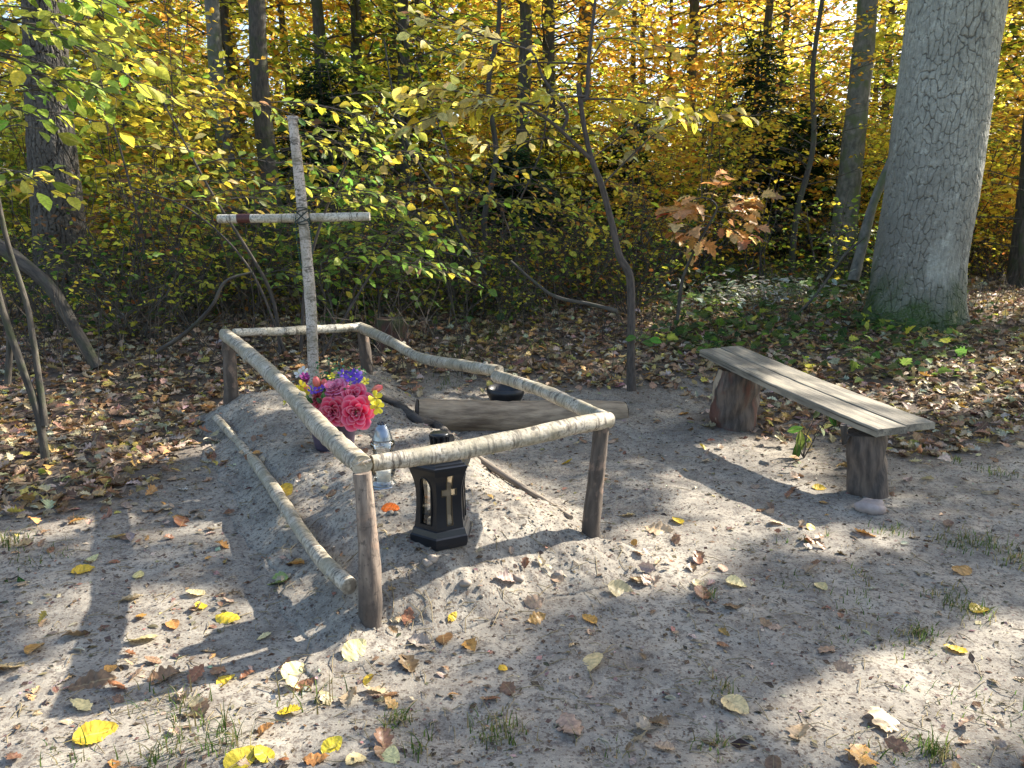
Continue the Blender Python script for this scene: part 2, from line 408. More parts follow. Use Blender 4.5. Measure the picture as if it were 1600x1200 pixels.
def post(t, b, r0, r1, bend=.01, mat=None):
    mb = MB(); b2 = b+(b-t)*.25; mid = (t+b2)/2+np.array([bend, 0, 0])
    tube(mb, [b2, mid, t], [r1, (r0+r1)/2, r0], 18, bump=.10, dens=.02, seed=0, capcol=(1, .8, .6))
    return mb.build('post', mat or POST, enc)
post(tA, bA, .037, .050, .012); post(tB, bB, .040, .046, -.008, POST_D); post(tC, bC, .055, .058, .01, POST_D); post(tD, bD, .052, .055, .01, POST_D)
def rail(pts, rr, seed, name='rail', mat=None, parent=enc, n=20, bump=.10, kn=()):
    mb = MB(); tube(mb, pts, rr, n, bump=bump, dens=.025, seed=seed, capcol=(1, 1, 1))
    rg = np.random.default_rng(seed+50)
    pp = smooth_path(pts, 40)
    for q in kn:        # cut off side branch stubs
        i = int(q*38); p = pp[i]; t = nrm(pp[i+1]-pp[i]); a = rg.random()*6.28
        u = nrm(np.cross(t, [0, 0, 1])); v = np.cross(u, t); d = u*math.cos(a)+v*math.sin(a)+t*.3
        r = np.interp(q, np.linspace(0, 1, len(rr)), rr)
        tube(mb, [p, p+d*r*1.25], [r*.5, r*.36], 9, bump=.1, seed=seed)
    return mb.build(name, mat or MB_BIRCH, parent)
dz = np.array([0, 0, 1.])
L0 = P(352, 523, 5.93); L4 = P(566, 727, 2.80)
lp = [L0, P(392, 556, 5.25), P(444, 604, 4.45), P(496, 662, 3.65), P(534, 700, 3.16), L4]
rail(lp, [.048, .050, .047, .048, .044, .040], 1, kn=(.22, .5, .8))
rail([P(580, 724, 2.86), P(700, 706, 3.03), P(820, 683, 3.22), P(900, 665, 3.38), P(952, 656, 3.52)], [.033, .041, .040, .040, .039], 2, kn=(.28, .86, .6))
rail([P(950, 656, 3.50), P(905, 636, 3.82), P(840, 608, 4.3), P(776, 588, 4.78)], [.034, .036, .037, .040], 3, kn=(.5,))
rail([P(780, 580, 4.78), P(715, 570, 5.2), P(655, 558, 5.8), P(610, 533, 6.35), P(562, 512, 6.92)], [.036, .040, .038, .046, .050], 4, kn=(.1, .5, .7))
rail([P(366, 520, 5.98), P(450, 517, 6.4), P(560, 511, 6.9)], [.030, .036, .040], 5, mat=MB_CROSSBAR)
# splintered bark flap at the near corner
mb = MB()
for k in range(7):
    a = L4+np.array([rng.normal(0, .018), rng.normal(0, .01), .012]); d = np.array([rng.normal(.02, .02), -.01, rng.normal(.0, .012)])
    tube(mb, [a-d, a, a+d*1.2], [.006, .005, .001], 4, col=(.9, .8, .6))
mb.build('splinter', simple('split_wood', (.55, .47, .36), .8, nz=.2, scale=60), enc)
# low poles lying on the mound edges (each a loose pole)
def loose(name, label, pts, rr, seed, mat, cat='pole', kn=(), group=None):
    b = np.array(pts[0]); e = rail(pts, rr, seed, name, mat, None, kn=kn)
    return tag(e, label, cat, group)
def onm(px, py, r, up=0.0):
    p = G(px, py); return p+dz*(r*.6+up)
lowp = [P(338, 652, 5.75), P(365, 682, 5.3), P(398, 722, 4.65), P(432, 770, 4.0), P(470, 830, 3.45), P(508, 880, 3.08), P(546, 916, 2.82)]
loose('birch_pole', 'thin birch pole lying low along the left edge of the sand mound', lowp, [.028, .030, .033, .034, .033, .034, .032], 6, MB_BIRCH, kn=(.35, .62, .93))
DARKW = woodmat('dark_bark', (.10, .085, .07), (.035, .03, .026), 40, 9, .8, .012)
GREYW = woodmat('weathered_grey', (.30, .25, .19), (.13, .105, .08), 50, 5, .7, .01)
loose('branch', 'dark crooked branch lying on the sand behind the flower pot', [onm(592, 622, .03), onm(622, 640, .03, .02), onm(652, 664, .03, .02), onm(683, 674, .035, .02), onm(703, 694, .03, .02)], [.025, .036, .036, .038, .03], 7, DARKW, 'branch')
loose('stick', 'thin pale stick lying along the right edge of the mound beside the black lantern', [onm(700, 686, .02), onm(760, 728, .02), onm(825, 770, .02), onm(892, 812, .018)], [.018, .021, .02, .013], 8, GREYW, 'stick')

# ------------------------------------------------------------ cross
DC = 6.35
cb = P(491, 600, DC); ct = P(457, 184, DC)
cr = thing('birch_cross', 'tall slim cross of two birch poles tied with wire, standing behind the flower pot', 'cross', (cb[0], cb[1], 0))
mb = MB(); tube(mb, [cb+(cb-ct)*.16, cb, P(485, 470, DC), P(473, 330, DC), P(463, 240, DC), ct], [.05, .047, .047, .042, .040, .037], 20, bump=.05, dens=.02, seed=0)
tube(mb, [ct-dz*.02, ct+dz*.012], [.048, .044], 16, bump=.1, seed=3)
mb.build('upright', MB_BIRCH2, cr)
mb = MB(); ca = P(341, 342, DC+.075); cc = P(578, 338, DC+.075)
tube(mb, [ca, (ca+cc)/2-dz*.003, cc], [.036, .036, .034], 20, bump=.035, dens=.02, seed=2, capcol=(.9, .75, .55))
mb.build('crossbar', MB_CROSSBAR, cr)
mb = MB(); t0 = ca+(cc-ca)*.128; t1 = ca+(cc-ca)*.215; tube(mb, [t0, t1], [.0375, .0375], 20, cap=False)
mb.build('bark_band', simple('red_brown_bark', (.09, .03, .025), .5, nz=.3, scale=50, bump=.3), cr)
mb = MB(); cx = P(473, 338, DC)
for k, zz in enumerate((-.045, -.035, .038, .05)):
    th = np.linspace(0, 6.4, 28); r = .049
    pts = np.stack([cx[0]+r*np.cos(th), cx[1]+.02+(r+.025)*np.sin(th)*(1+.2*(k % 2)), cx[2]+zz+.018*np.sin(th*1+k)], 1); tube(mb, pts, .0045, 6)
for sx in (-1, 1):
    th = np.linspace(0, 6.4, 28); pts = np.stack([cx[0]+sx*.055+sx*.012*np.cos(th), cx[1]+.075+.046*np.cos(th), cx[2]+.046*np.sin(th)], 1); tube(mb, pts, .0045, 6)
    a = cx+np.array([-.06*sx, -.03, -.05]); c = cx+np.array([.06*sx, -.03, .05]); tube(mb, [a, cx+np.array([0, -.052, 0]), c], .0045, 6)
mb.build('wire', simple('dark_green_wire', (.02, .035, .03), .45), cr)
# beads hanging on both sides of the upright
rosm = simple('dark_green_beads', (.012, .06, .05), .25)
mb = MB()
def bead(mb, c, r, col=(1, 1, 1), n=8):
    pr = [(r*math.sin(a)+1e-4, -r*math.cos(a)) for a in np.linspace(0, math.pi, 6)]; lathe(mb, pr, c, n, col)
for sx, L in ((-1, .42), (1, .30)):
    mb = MB()
    for k in range(int(L/.017)):
        f = k*.017; bead(mb, (cx[0]+sx*(.052+.006*math.sin(f*9))+f*.06, cx[1]-.03, cx[2]-.02-f), .0068)
    mb.build('bead_chain', rosm, cr)

# ------------------------------------------------------------ bench
nl = P(1371, 671, 4.17); nr_ = P(1467, 661, 4.30); fl = P(1093, 546, 6.00); fr = P(1160, 541, 6.14)
bench = thing('bench', 'rough wooden bench of two grey weathered planks on two log legs', 'bench', (1.95, 5.0, 0))
def benchmat():
    m = M('weathered_plank'); bc = m.attr('bc').outputs['Vector']
    f = m.noise(m.mapv(bc, (3, 55, 40)), 1, 6, .65); g = m.noise(m.mapv(bc, (2.5, 9, 9)), 1, 4); k = m.noise(m.mapv(bc, (1.2, 120, 60)), 1, 3, .5)
    c = m.mix(m.ramp(f, [(.34, 0.), (.62, 1.)]), (.23, .205, .155), (.105, .092, .07))
    c = m.mix(m.ramp(g, [(.46, 0.), (.62, .8)]), c, (.36, .31, .225)); c = m.mix(m.ramp(k, [(.60, 0.), (.66, .9)]), c, (.035, .03, .025))
    sp = m.noise(bc, 24, 2); c = m.mix(m.ramp(sp, [(.72, 0.), (.75, .9)]), c, (.05, .035, .03))
    return m.fin(m.bsdf(Base_Color=c, Roughness=.75, Normal=m.bump(m.mix(.6, f, k), .7, .008)))
BM = benchmat()
def plank(s0, s1, seed, th=.042, e0=0.0, e1=0.0):
    # between the fractions s0..s1 of the seat width, jagged ends, slightly worn edges
    mb = MB(); nL, nW = 90, 7; L = np.linspace(-e0, 1+e1, nL)
    top = np.zeros((nL, nW, 3)); prof = np.array([0, .03, .15, .5, .85, .97, 1.]); dzp = np.array([-.006, -.0012, 0, .001, 0, -.0012, -.006])
    for i, l in enumerate(L):
        A_ = nl+(fl-nl)*l; B_ = nr_+(fr-nr_)*l
        w0 = s0+.006*vnoise(l*9, seed*7.7, seed); w1 = s1+.006*vnoise(l*9, seed*3.3+9, seed+1)
        sag = -.012*math.sin(math.pi*min(max(l, 0), 1))
        for j in range(nW):
            q = w0+(w1-w0)*prof[j]; p = A_+(B_-A_)*q
            top[i, j] = p+dz*(dzp[j]+sag+.003*vnoise(l*25, prof[j]*3+seed, seed))
    bot = top-dz*th; ln = np.linalg.norm(fl-nl); wd = np.linalg.norm(nr_-nl)
    bct = np.zeros((nL, nW, 3)); bct[..., 0] = L[:, None]*ln; bct[..., 1] = (s0+(s1-s0)*prof)[None]*wd; bct[..., 2] = seed
    bcb = bct.copy(); bcb[..., 2] -= th
    V = np.concatenate([top.reshape(-1, 3), bot.reshape(-1, 3)]); B = np.concatenate([bct.reshape(-1, 3), bcb.reshape(-1, 3)]); n0 = nL*nW
    F = []
    for i in range(nL-1):
        for j in range(nW-1):
            a = i*nW+j; F.append([a, a+1, a+nW+1, a+nW]); F.append([n0+a, n0+a+nW, n0+a+nW+1, n0+a+1])
        a = i*nW; F.append([a, a+nW, n0+a+nW, n0+a]); a = i*nW+nW-1; F.append([a, n0+a, n0+a+nW, a+nW])
    for j in range(nW-1):
        F.append([j, n0+j, n0+j+1, j+1]); a = (nL-1)*nW+j; F.append([a, a+1, n0+a+1, n0+a])
    mb.add(V, F, (1, 1, 1), B); return mb.build('seat_plank', BM, bench, smooth=False)
plank(0.0, .485, 1, e0=.0); plank(.505, 1.0, 2, e0=-.012, e1=.01)
def legmat(name, red):
    m = M(name); bc = m.attr('bc').outputs['Vector']
    f = m.noise(m.mapv(bc, (22, 22, 5)), 1, 6, .6); g = m.noise(m.mapv(bc, (7, 7, 3)), 1, 3)
    c = m.mix(m.ramp(f, [(.36, 0.), (.62, 1.)]), (.17, .13, .10), (.05, .04, .033))
    if red: c = m.mix(m.ramp(g, [(.50, 0.), (.58, .8)]), c, m.mix(f, (.20, .075, .045), (.07, .03, .02))); c = m.mix(m.ramp(m.noise(m.mapv(bc, (9, 9, 2)), 1, 5), [(.62, 0.), (.66, 1.)]), c, (.42, .33, .23))
    return m.fin(m.bsdf(Base_Color=c, Roughness=.8, Normal=m.bump(f, .9, .015)))
def leg(px0, py0, px1, py1, D, r0, r1, sq, mat, seed, up=0):
    mb = MB(); a = P(px0, py0, D)+dz*up; b = P(px1, py1, D-.0)
    tube(mb, [b+(b-a)*.2, b, (a+b)/2+dz*0, a], [r1*1.02, r1, (r0+r1)/2*.97, r0], 26, bump=.17, dens=.02, seed=seed)
    return mb.build('leg', mat, bench)
l1 = leg(1352, 684, 1357, 778, 4.38, .112, .108, 1, legmat('leg_bark', False), 0, .035)
l2 = leg(1155, 578, 1146, 664, 5.83, .185, .165, 1, legmat('leg_red_bark', True), 0)
l2['label'] = 'thick leg log with reddish peeled bark'
mb = MB(); a = P(1326, 680, 4.36); tube(mb, [a, a+np.array([-.02, 0, -.05]), P(1318, 664, 4.36)], [.02, .016, .02], 8, bump=.1); mb.build('stub', DARKW, bench)

# ------------------------------------------------------------ stones
def rock(name, label, c, r, seed, col=(.33, .27, .24), cat='stone', group=None, mat=None):
    mb = MB(); nu, nv = 18, 12; V = []
    for i in range(nv+1):
        ph = math.pi*i/nv
        for j in range(nu):
            th = 2*math.pi*j/nu; d = np.array([math.sin(ph)*math.cos(th), math.sin(ph)*math.sin(th), math.cos(ph)])
            k = 1+.45*float(vnoise(d[0]*1.6+seed, d[1]*1.6+d[2]*1.3, seed))+.12*float(vnoise(d[0]*5+seed, d[1]*5+d[2]*4, seed))
            V.append(np.array(c)+d*np.array(r)*k)
    i = np.arange(nv)[:, None]*nu; j = np.arange(nu)[None]; j2 = (j+1) % nu
    mb.add(V, [np.stack([i+j, i+nu+j, i+nu+j2, i+j2], -1).reshape(-1, 4)])
    return tag(mb.build(name, mat or simple('stone_%d' % seed, col, .8, nz=.25, scale=18, bump=.4)), label, cat, group)
g = G(1358, 797); rock('stone', 'rounded pinkish grey stone lying against the near leg of the bench', g+dz*.02, (.085, .07, .045), 3)
for k, (px, py) in enumerate(((676, 874), (727, 912), (668, 880), (810, 905), (872, 898))):
    g = G(px, py); rock('clod', 'small rounded sand coloured pebble on the front slope of the mound', g+dz*.004, (.024, .022, .017), 10+k, (.30, .25, .20), 'pebble', 'pebbles on the front slope of the mound')

# ------------------------------------------------------------ short log and bowl
LOGM = woodmat('old_log', (.42, .32, .21), (.16, .115, .075), 20, 4, .9, .02)
a = P(652, 648, 5.72); b = P(975, 645, 6.12)
lg = thing('fallen_log', 'barkless grey brown log lying behind the right rail of the enclosure', 'log', (float(a[0]), float(a[1]), 0))
mb = MB(); tube(mb, [a, P(730, 651, 5.80), P(840, 651, 5.93), P(910, 647, 6.03), b], [.120, .125, .125, .112, .090], 28, bump=.09, dens=.03, seed=1, cap=False)
mb.build('log_body', LOGM, lg)
def cutend(p, d, r):
    mb = MB(); d = nrm(d); u = nrm(np.cross(d, [0, 0, 1])); v = np.cross(u, d); n = 28; V = [p]; B = [(0, 0, 0)]
    for k in range(1, 7):
        for j in range(n):
            th = j*2*math.pi/n; rr = r*k/6*(1+.02*math.sin(5*th)); V.append(p+u*math.cos(th)*rr+v*math.sin(th)*rr+d*.004*(k % 2)); B.append((rr*math.cos(th), rr*math.sin(th), 0))
    F = [[0, 1+j, 1+(j+1) % n] for j in range(n)]
    for k in range(5):
        for j in range(n): a_ = 1+k*n; F.append([a_+j, a_+n+j, a_+n+(j+1) % n, a_+(j+1) % n])
    mb.add(V, F, (1, 1, 1), B); m = M('cut_end'); bc = m.attr('bc').outputs['Vector']
    ln = m.n('ShaderNodeVectorMath', {0: bc}, operation='LENGTH').outputs['Value']
    f = m.math('SINE', m.math('MULTIPLY', m.math('ADD', ln, m.math('MULTIPLY', m.noise(bc, 20), .015)), 700.))
    c = m.mix(m.ramp(f, [(0, 0.), (1, 1.)]), (.15, .11, .08), (.08, .06, .045))
    mb.build('cut_end', m.fin(m.bsdf(Base_Color=c, Roughness=.9)), lg)
cutend(a-nrm(b-a)*.004, a-b, .122); cutend(b+nrm(b-a)*.004, b-a, .091)
c = P(790, 628, 6.35); mb = MB()
pr = [(0.001, 0), (.05, .0), (.12, .045), (.155, .11), (.165, .17), (.158, .172), (.146, .11), (.11, .055), (.001, .02)]
lathe(mb, pr, (c[0], c[1], gz(c)-.01), 36)
bw = mb.build('metal_bowl', simple('dark_metal', (.04, .04, .042), .4, .6, nz=.3, scale=12)); tag(bw, 'round dark metal bowl standing half hidden behind the log', 'bowl')

# ------------------------------------------------------------ flower pot
fp = P(523, 702, 4.62); fz = gz(fp)
pot = thing('flower_pot', 'tapered dull purple plastic pot filled with artificial roses and small flowers', 'flower pot', (fp[0], fp[1], fz))
mb = MB(); pr = [(.001, 0), (.112, 0), (.118, .03), (.122, .035), (.128, .085), (.131, .088), (.143, .20), (.150, .203), (.153, .225), (.146, .226), (.140, .19), (.001, .17)]
lathe(mb, pr, (fp[0], fp[1], fz-.02), 40); mb.build('pot', simple('purple_grey_plastic', (.085, .065, .10), .55, nz=.25, scale=15), pot)
ros_m = M('fabric_petal'); cc_ = ros_m.attr('col').outputs['Color']; bb = ros_m.bsdf(Base_Color=cc_, Roughness=.55)
tt = ros_m.n('ShaderNodeBsdfTranslucent', {0: cc_}); ROSE = ros_m.fin(ros_m.n('ShaderNodeMixShader', {0: .25, 1: bb.outputs[0], 2: tt.outputs[0]}))
CRIM = np.array([.60, .018, .08]); PINK = np.array([.80, .34, .44])
def frame(n):
    n = nrm(np.array(n, float)); u = nrm(np.cross(n, [0.1, .2, 1.])); return u, np.cross(n, u), n
def petal(mb, c, fr, ang, r_in, width, height, open_, col0, col1, nx=9, ny=8):
    u, v, n = fr; V = []; C = []
    for j in range(ny):
        t = j/(ny-1); rad = r_in+open_*t**1.6; z = height*(t-.25*t*t*(1+open_*6))
        wv = width*math.sin(.35+2.1*t)*.62
        roll = .012*max(0, t-.75)*4
        for i in range(nx):
            s = (i/(nx-1)-.5)*2; a = ang+s*wv
            rr = rad+roll+.004*math.cos(s*3)-.006*s*s*t; p = c+u*math.cos(a)*rr+v*math.sin(a)*rr+n*(z-.012*s*s*t*t)
            V.append(p); e = min(.75, max(0, t-.82)*3.6+.12*abs(s)**3*t); C.append(col0*(1-e)+col1*e)
    F = [[j*nx+i, j*nx+i+1, (j+1)*nx+i+1, (j+1)*nx+i] for j in range(ny-1) for i in range(nx-1)]
    mb.add(V, F, np.array(C))
def rose(c, n, R_, col0=CRIM, col1=PINK, parent=None):
    mb = MB(); fr = frame(n); c = np.array(c)-fr[2]*R_*.45
    k = 0
    for ring, (cnt, ri, op, wd, ht) in enumerate(((2, .04, .04, 2.4, .82), (3, .10, .08, 1.9, .84), (3, .18, .14, 1.7, .82), (4, .26, .22, 1.35, .78), (5, .34, .34, 1.15, .68), (5, .42, .46, 1.1, .52), (6, .48, .58, 1.0, .28))):
        for i in range(cnt):
            a = 2*math.pi*i/cnt+ring*.9+rng.normal(0, .08)
            s = rng.normal(1, .05)
            petal(mb, c, fr, a, ri*R_, wd, ht*R_*1.15*s, op*R_, col0*(.75+.1*ring)*rng.uniform(.85, 1.1), col1*rng.uniform(.85, 1.1))
    return mb.build('rose', ROSE, parent)
def offs(px, py, D): return P(px, py, D)
rose(offs(511, 630, 4.50), (-.35, -.8, .35), .088, parent=pot); rose(offs(523, 606, 4.55), (-.1, -.55, .8), .086, np.array([.62, .10, .24]), np.array([.85, .45, .58]), pot)
rose(offs(553, 618, 4.50), (.15, -.7, .7), .090, parent=pot); rose(offs(556, 645, 4.40), (.12, -.95, .25), .096, CRIM*1.1, PINK*1.05, pot)
rose(offs(520, 644, 4.42), (-.1, -.95, .15), .084, CRIM*.9, PINK, pot); rose(offs(495, 622, 4.56), (-.75, -.5, .4), .075, parent=pot)
def blossom(c, n, r, col, cen, npet=5, name='blossom'):
    mb = MB(); u, v, nn = frame(n); c = np.array(c)
    for i in range(npet):
        a = 2*math.pi*i/npet+rng.normal(0, .1); V = [c]; 
        for t, wd in ((.35, .22), (.75, .36), (1.0, .20)):
            for s in (-1, 0, 1):
                V.append(c+(u*math.cos(a)+v*math.sin(a))*r*t+(-u*math.sin(a)+v*math.cos(a))*r*wd*s+nn*r*(.28*t-.1*s*s+.0))
        F = [[0, 1, 2], [0, 2, 3], [1, 4, 5, 2], [2, 5, 6, 3], [4, 7, 8, 5], [5, 8, 9, 6]]
        mb.add(V, F, np.array(col)*rng.uniform(.8, 1.15))
    bead(mb, c+nn*r*.12, r*.16, cen); return mb.build(name, ROSE, pot)
YF = (.80, .70, .04); PUR = (.14, .05, .48); MAG = (.28, .02, .20)
for px, py, D, n, r in ((471, 604, 4.55, (-.4, -.8, .4), .040), (478, 610, 4.50, (-.2, -.8, .2), .036), (586, 622, 4.44, (.5, -.8, .3), .046), (589, 636, 4.42, (.4, -.9, 0), .044), (518, 588, 4.62, (0, -.6, .8), .026), (570, 596, 4.62, (.3, -.6, .7), .030), (446, 628, 4.55, (-.6, -.5, .3), .022)):
    blossom(offs(px, py, D), n, r, YF, (.6, .45, .03), name='yellow_blossom')
for px, py, D, r in ((548, 590, 4.62, .040), (558, 593, 4.58, .042), (552, 584, 4.66, .036), (536, 584, 4.68, .034), (488, 610, 4.50, .032), (502, 608, 4.52, .030), (560, 586, 4.66, .036)):
    blossom(offs(px, py, D), (rng.normal(0, .4), -.6, .7), r, PUR, (.5, .5, .1), name='purple_blossom')
for px, py in ((474, 592), (480, 596), (476, 588)): blossom(offs(px, py, 4.6), (rng.normal(0, .5), -.5, .7), .030, MAG, (.2, .05, .1), 6, name='magenta_blossom')
for px, py in ((468, 584), (474, 580)): blossom(offs(px, py, 4.7), (-.2, -.6, .6), .034, (.75, .74, .68), (.5, .5, .2), name='white_blossom')
def bud(px, py, D, n, r):
    mb = MB(); fr = frame(n); c = offs(px, py, D)-fr[2]*r
    for ring in range(2):
        for i in range(3):
            u, v, nn = fr; V = []; C = []; a0 = i*2.094+ring*1.05
            for j in range(7):
                t = j/6; rad = r*(.62-.08*ring)*math.sin(.25+2.45*t)
                for s in (-1, -.5, 0, .5, 1):
                    a = a0+s*.95*(1-.5*t); V.append(c+u*math.cos(a)*rad+v*math.sin(a)*rad+nn*r*2*t); e = t if abs(s) < .9 else t*.5
                    C.append(np.array([.78, .50, .12])*(1-e)*.5+np.array([.72, .16, .20])*(.5+.5*e))
            mb.add(V, [[j*5+i2, j*5+i2+1, (j+1)*5+i2+1, (j+1)*5+i2] for j in range(6) for i2 in range(4)], np.array(C))
    return mb.build('tulip_bud', ROSE, pot)
bud(495, 598, 4.58, (-.1, -.3, 1), .040); bud(506, 600, 4.60, (.25, -.3, .9), .034); bud(589, 607, 4.50, (.9, -.2, .35), .036); bud(480, 608, 4.52, (-.3, -.3, .8), .03)
mb = MB(); n = 260; base = np.array([fp[0], fp[1], fz+.20]); dirs = nrm(np.stack([rng.normal(0, 1, n), rng.normal(0, .8, n), rng.uniform(.1, 1.3, n)], 1))
Pn = base+dirs*rng.uniform(.06, .20, (n, 1)); leaves(mb, T_OV, Pn, dirs+rng.normal(0, .4, (n, 3)), rng.normal(0, 1, (n, 3))+[0, 0, 1.5], rng.uniform(.03, .06, n), pal([(.03, .10, .03), (.05, .16, .06)], n))
for q, wd in ((( 536, 578), 60),): 
    cgr = P(530, 580, 4.68); k = 90; leaves(mb, T_OV, cgr+rng.normal(0, 1, (k, 3))*[.08, .04, .04], rng.normal(0, 1, (k, 3)), rng.normal(0, 1, (k, 3)), .022, pal([(.03, .16, .10), (.05, .2, .08)], k))
mb.build('foliage', ML, pot)
mb = MB()
for i in range(14):
    d = dirs[i]; tube(mb, [base-dz*.06, base+d*.08, base+d*.17], .004, 5)
mb.build('stem', simple('green_stem', (.04, .12, .03), .6), pot)

# ------------------------------------------------------------ clear glass grave candle
GLASS = M('clear_glass'); fr_ = GLASS.n('ShaderNodeFresnel', {'IOR': 1.5}); gl = GLASS.n('ShaderNodeBsdfGlossy', {'Color': (1, 1, 1, 1), 'Roughness': .06}); tr = GLASS.n('ShaderNodeBsdfTransparent', {0: (.95, .96, .95, 1)})
GLASS.fin(GLASS.n('ShaderNodeMixShader', {0: GLASS.math('ADD', GLASS.math('MULTIPLY', fr_.outputs[0], 1.2), .10), 1: tr.outputs[0], 2: gl.outputs[0]})); GLASS = GLASS.m
gp = P(600, 762, 3.86); g0 = gz(gp); gc = (gp[0], gp[1], g0-.008)
gcn = thing('glass_grave_candle', 'small clear glass grave candle with silver grey domed cap', 'grave candle', gc)
kz = 1.0
mb = MB(); lathe(mb, [(.001, .004), (.060, .004), (.066, .012), (.066, .022), (.052, .034), (.050, .045), (.064, .075), (.066, .11), (.058, .15), (.050, .175), (.054, .20), (.064, .225), (.062, .245), (.045, .258)], gc, 40)
mb.build('glass_body', GLASS, gcn)
SILV = simple('silver_plastic', (.30, .34, .38), .28, .75, nz=.15, scale=30)
mb = MB(); lathe(mb, [(.047, .250), (.053, .252), (.053, .262), (.050, .268), (.050, .274), (.045, .285), (.040, .305), (.030, .325), (.024, .330), (.024, .340), (.020, .342), (.001, .342)], gc, 40); capo = mb.build('cap', SILV, gcn)
mb = MB(); 
for k in range(8):
    a = k*math.pi/4; bead(mb, (gc[0]+.018*math.cos(a), gc[1]+.018*math.sin(a), gc[2]+.342), .0075)
mb.build('crown', simple('black_vent', (.03, .03, .035), .4), capo)
mb = MB(); lathe(mb, [(.07, 0), (.072, .004), (.070, .012), (.060, .016), (.001, .016)], gc, 40); mb.build('foot', SILV, gcn)
mb = MB(); lathe(mb, [(.001, .02), (.036, .02), (.037, .09), (.033, .095), (.001, .092)], gc, 28); mb.build('candle', simple('white_wax', (.75, .73, .68), .4), gcn)

# ------------------------------------------------------------ black lantern (hexagonal, waisted)
lp_ = P(690, 846, 3.22); lz = gz(lp_)-.012
lan = thing('grave_lantern', 'tall black hexagonal grave lantern with a golden cross window', 'lantern', (lp_[0], lp_[1], lz))
TINT = M('champagne_glass'); b0 = TINT.bsdf(Base_Color=(.62, .52, .38), Roughness=.25); t0_ = TINT.n('ShaderNodeBsdfTransparent', {0: (.9, .85, .75, 1)}); tl_ = TINT.n('ShaderNodeBsdfTranslucent', {0: (.7, .6, .45, 1)}); m1_ = TINT.n('ShaderNodeMixShader', {0: .5, 1: b0.outputs[0], 2: tl_.outputs[0]}); TINT = TINT.fin(TINT.n('ShaderNodeMixShader', {0: .45, 1: m1_.outputs[0], 2: t0_.outputs[0]}))
bl = simple('black_plastic', (.009, .011, .015), .30, nz=.3, scale=8, spec=.4)
ROT = math.atan2(-3.22, -lp_[0]+0)+R(-9)   # a corner of the hexagon turned almost to the camera
cen = np.array([lp_[0], lp_[1], lz])
def hexring(r, z): 
    r = r*1.09; z = z if z < .34 else .34+(z-.34)*.78
    return np.array([cen+[r*math.cos(ROT+k*math.pi/3), r*math.sin(ROT+k*math.pi/3), z] for k in range(6)])
def hexloft(mb, prof, capb=False, capt=False):
    rings = [hexring(r, z) for r, z in prof]
    for a, b in zip(rings[:-1], rings[1:]):
        for k in range(6): mb.add([a[k], a[(k+1) % 6], b[(k+1) % 6], b[k]], [[0, 1, 2, 3]])
    if capt: mb.add(rings[-1], [[0, 1, 2, 3, 4, 5]])
    if capb: mb.add(rings[0], [[5, 4, 3, 2, 1, 0]])
mb = MB(); hexloft(mb, [(.128, -.02), (.134, .0), (.134, .028), (.128, .034), (.121, .058), (.1135, .062), (.1135, .05)], True); mb.build('base', bl, lan, smooth=False)
def rprof(h):  # radius of the hexagon at height h, waisted
    return .125-.011*math.sin(math.pi*min(1, max(0, (h-.06)/.25)))*1.0+.018*max(0, (h-.23)/.10)**2
H0_, H1_ = .060, .335
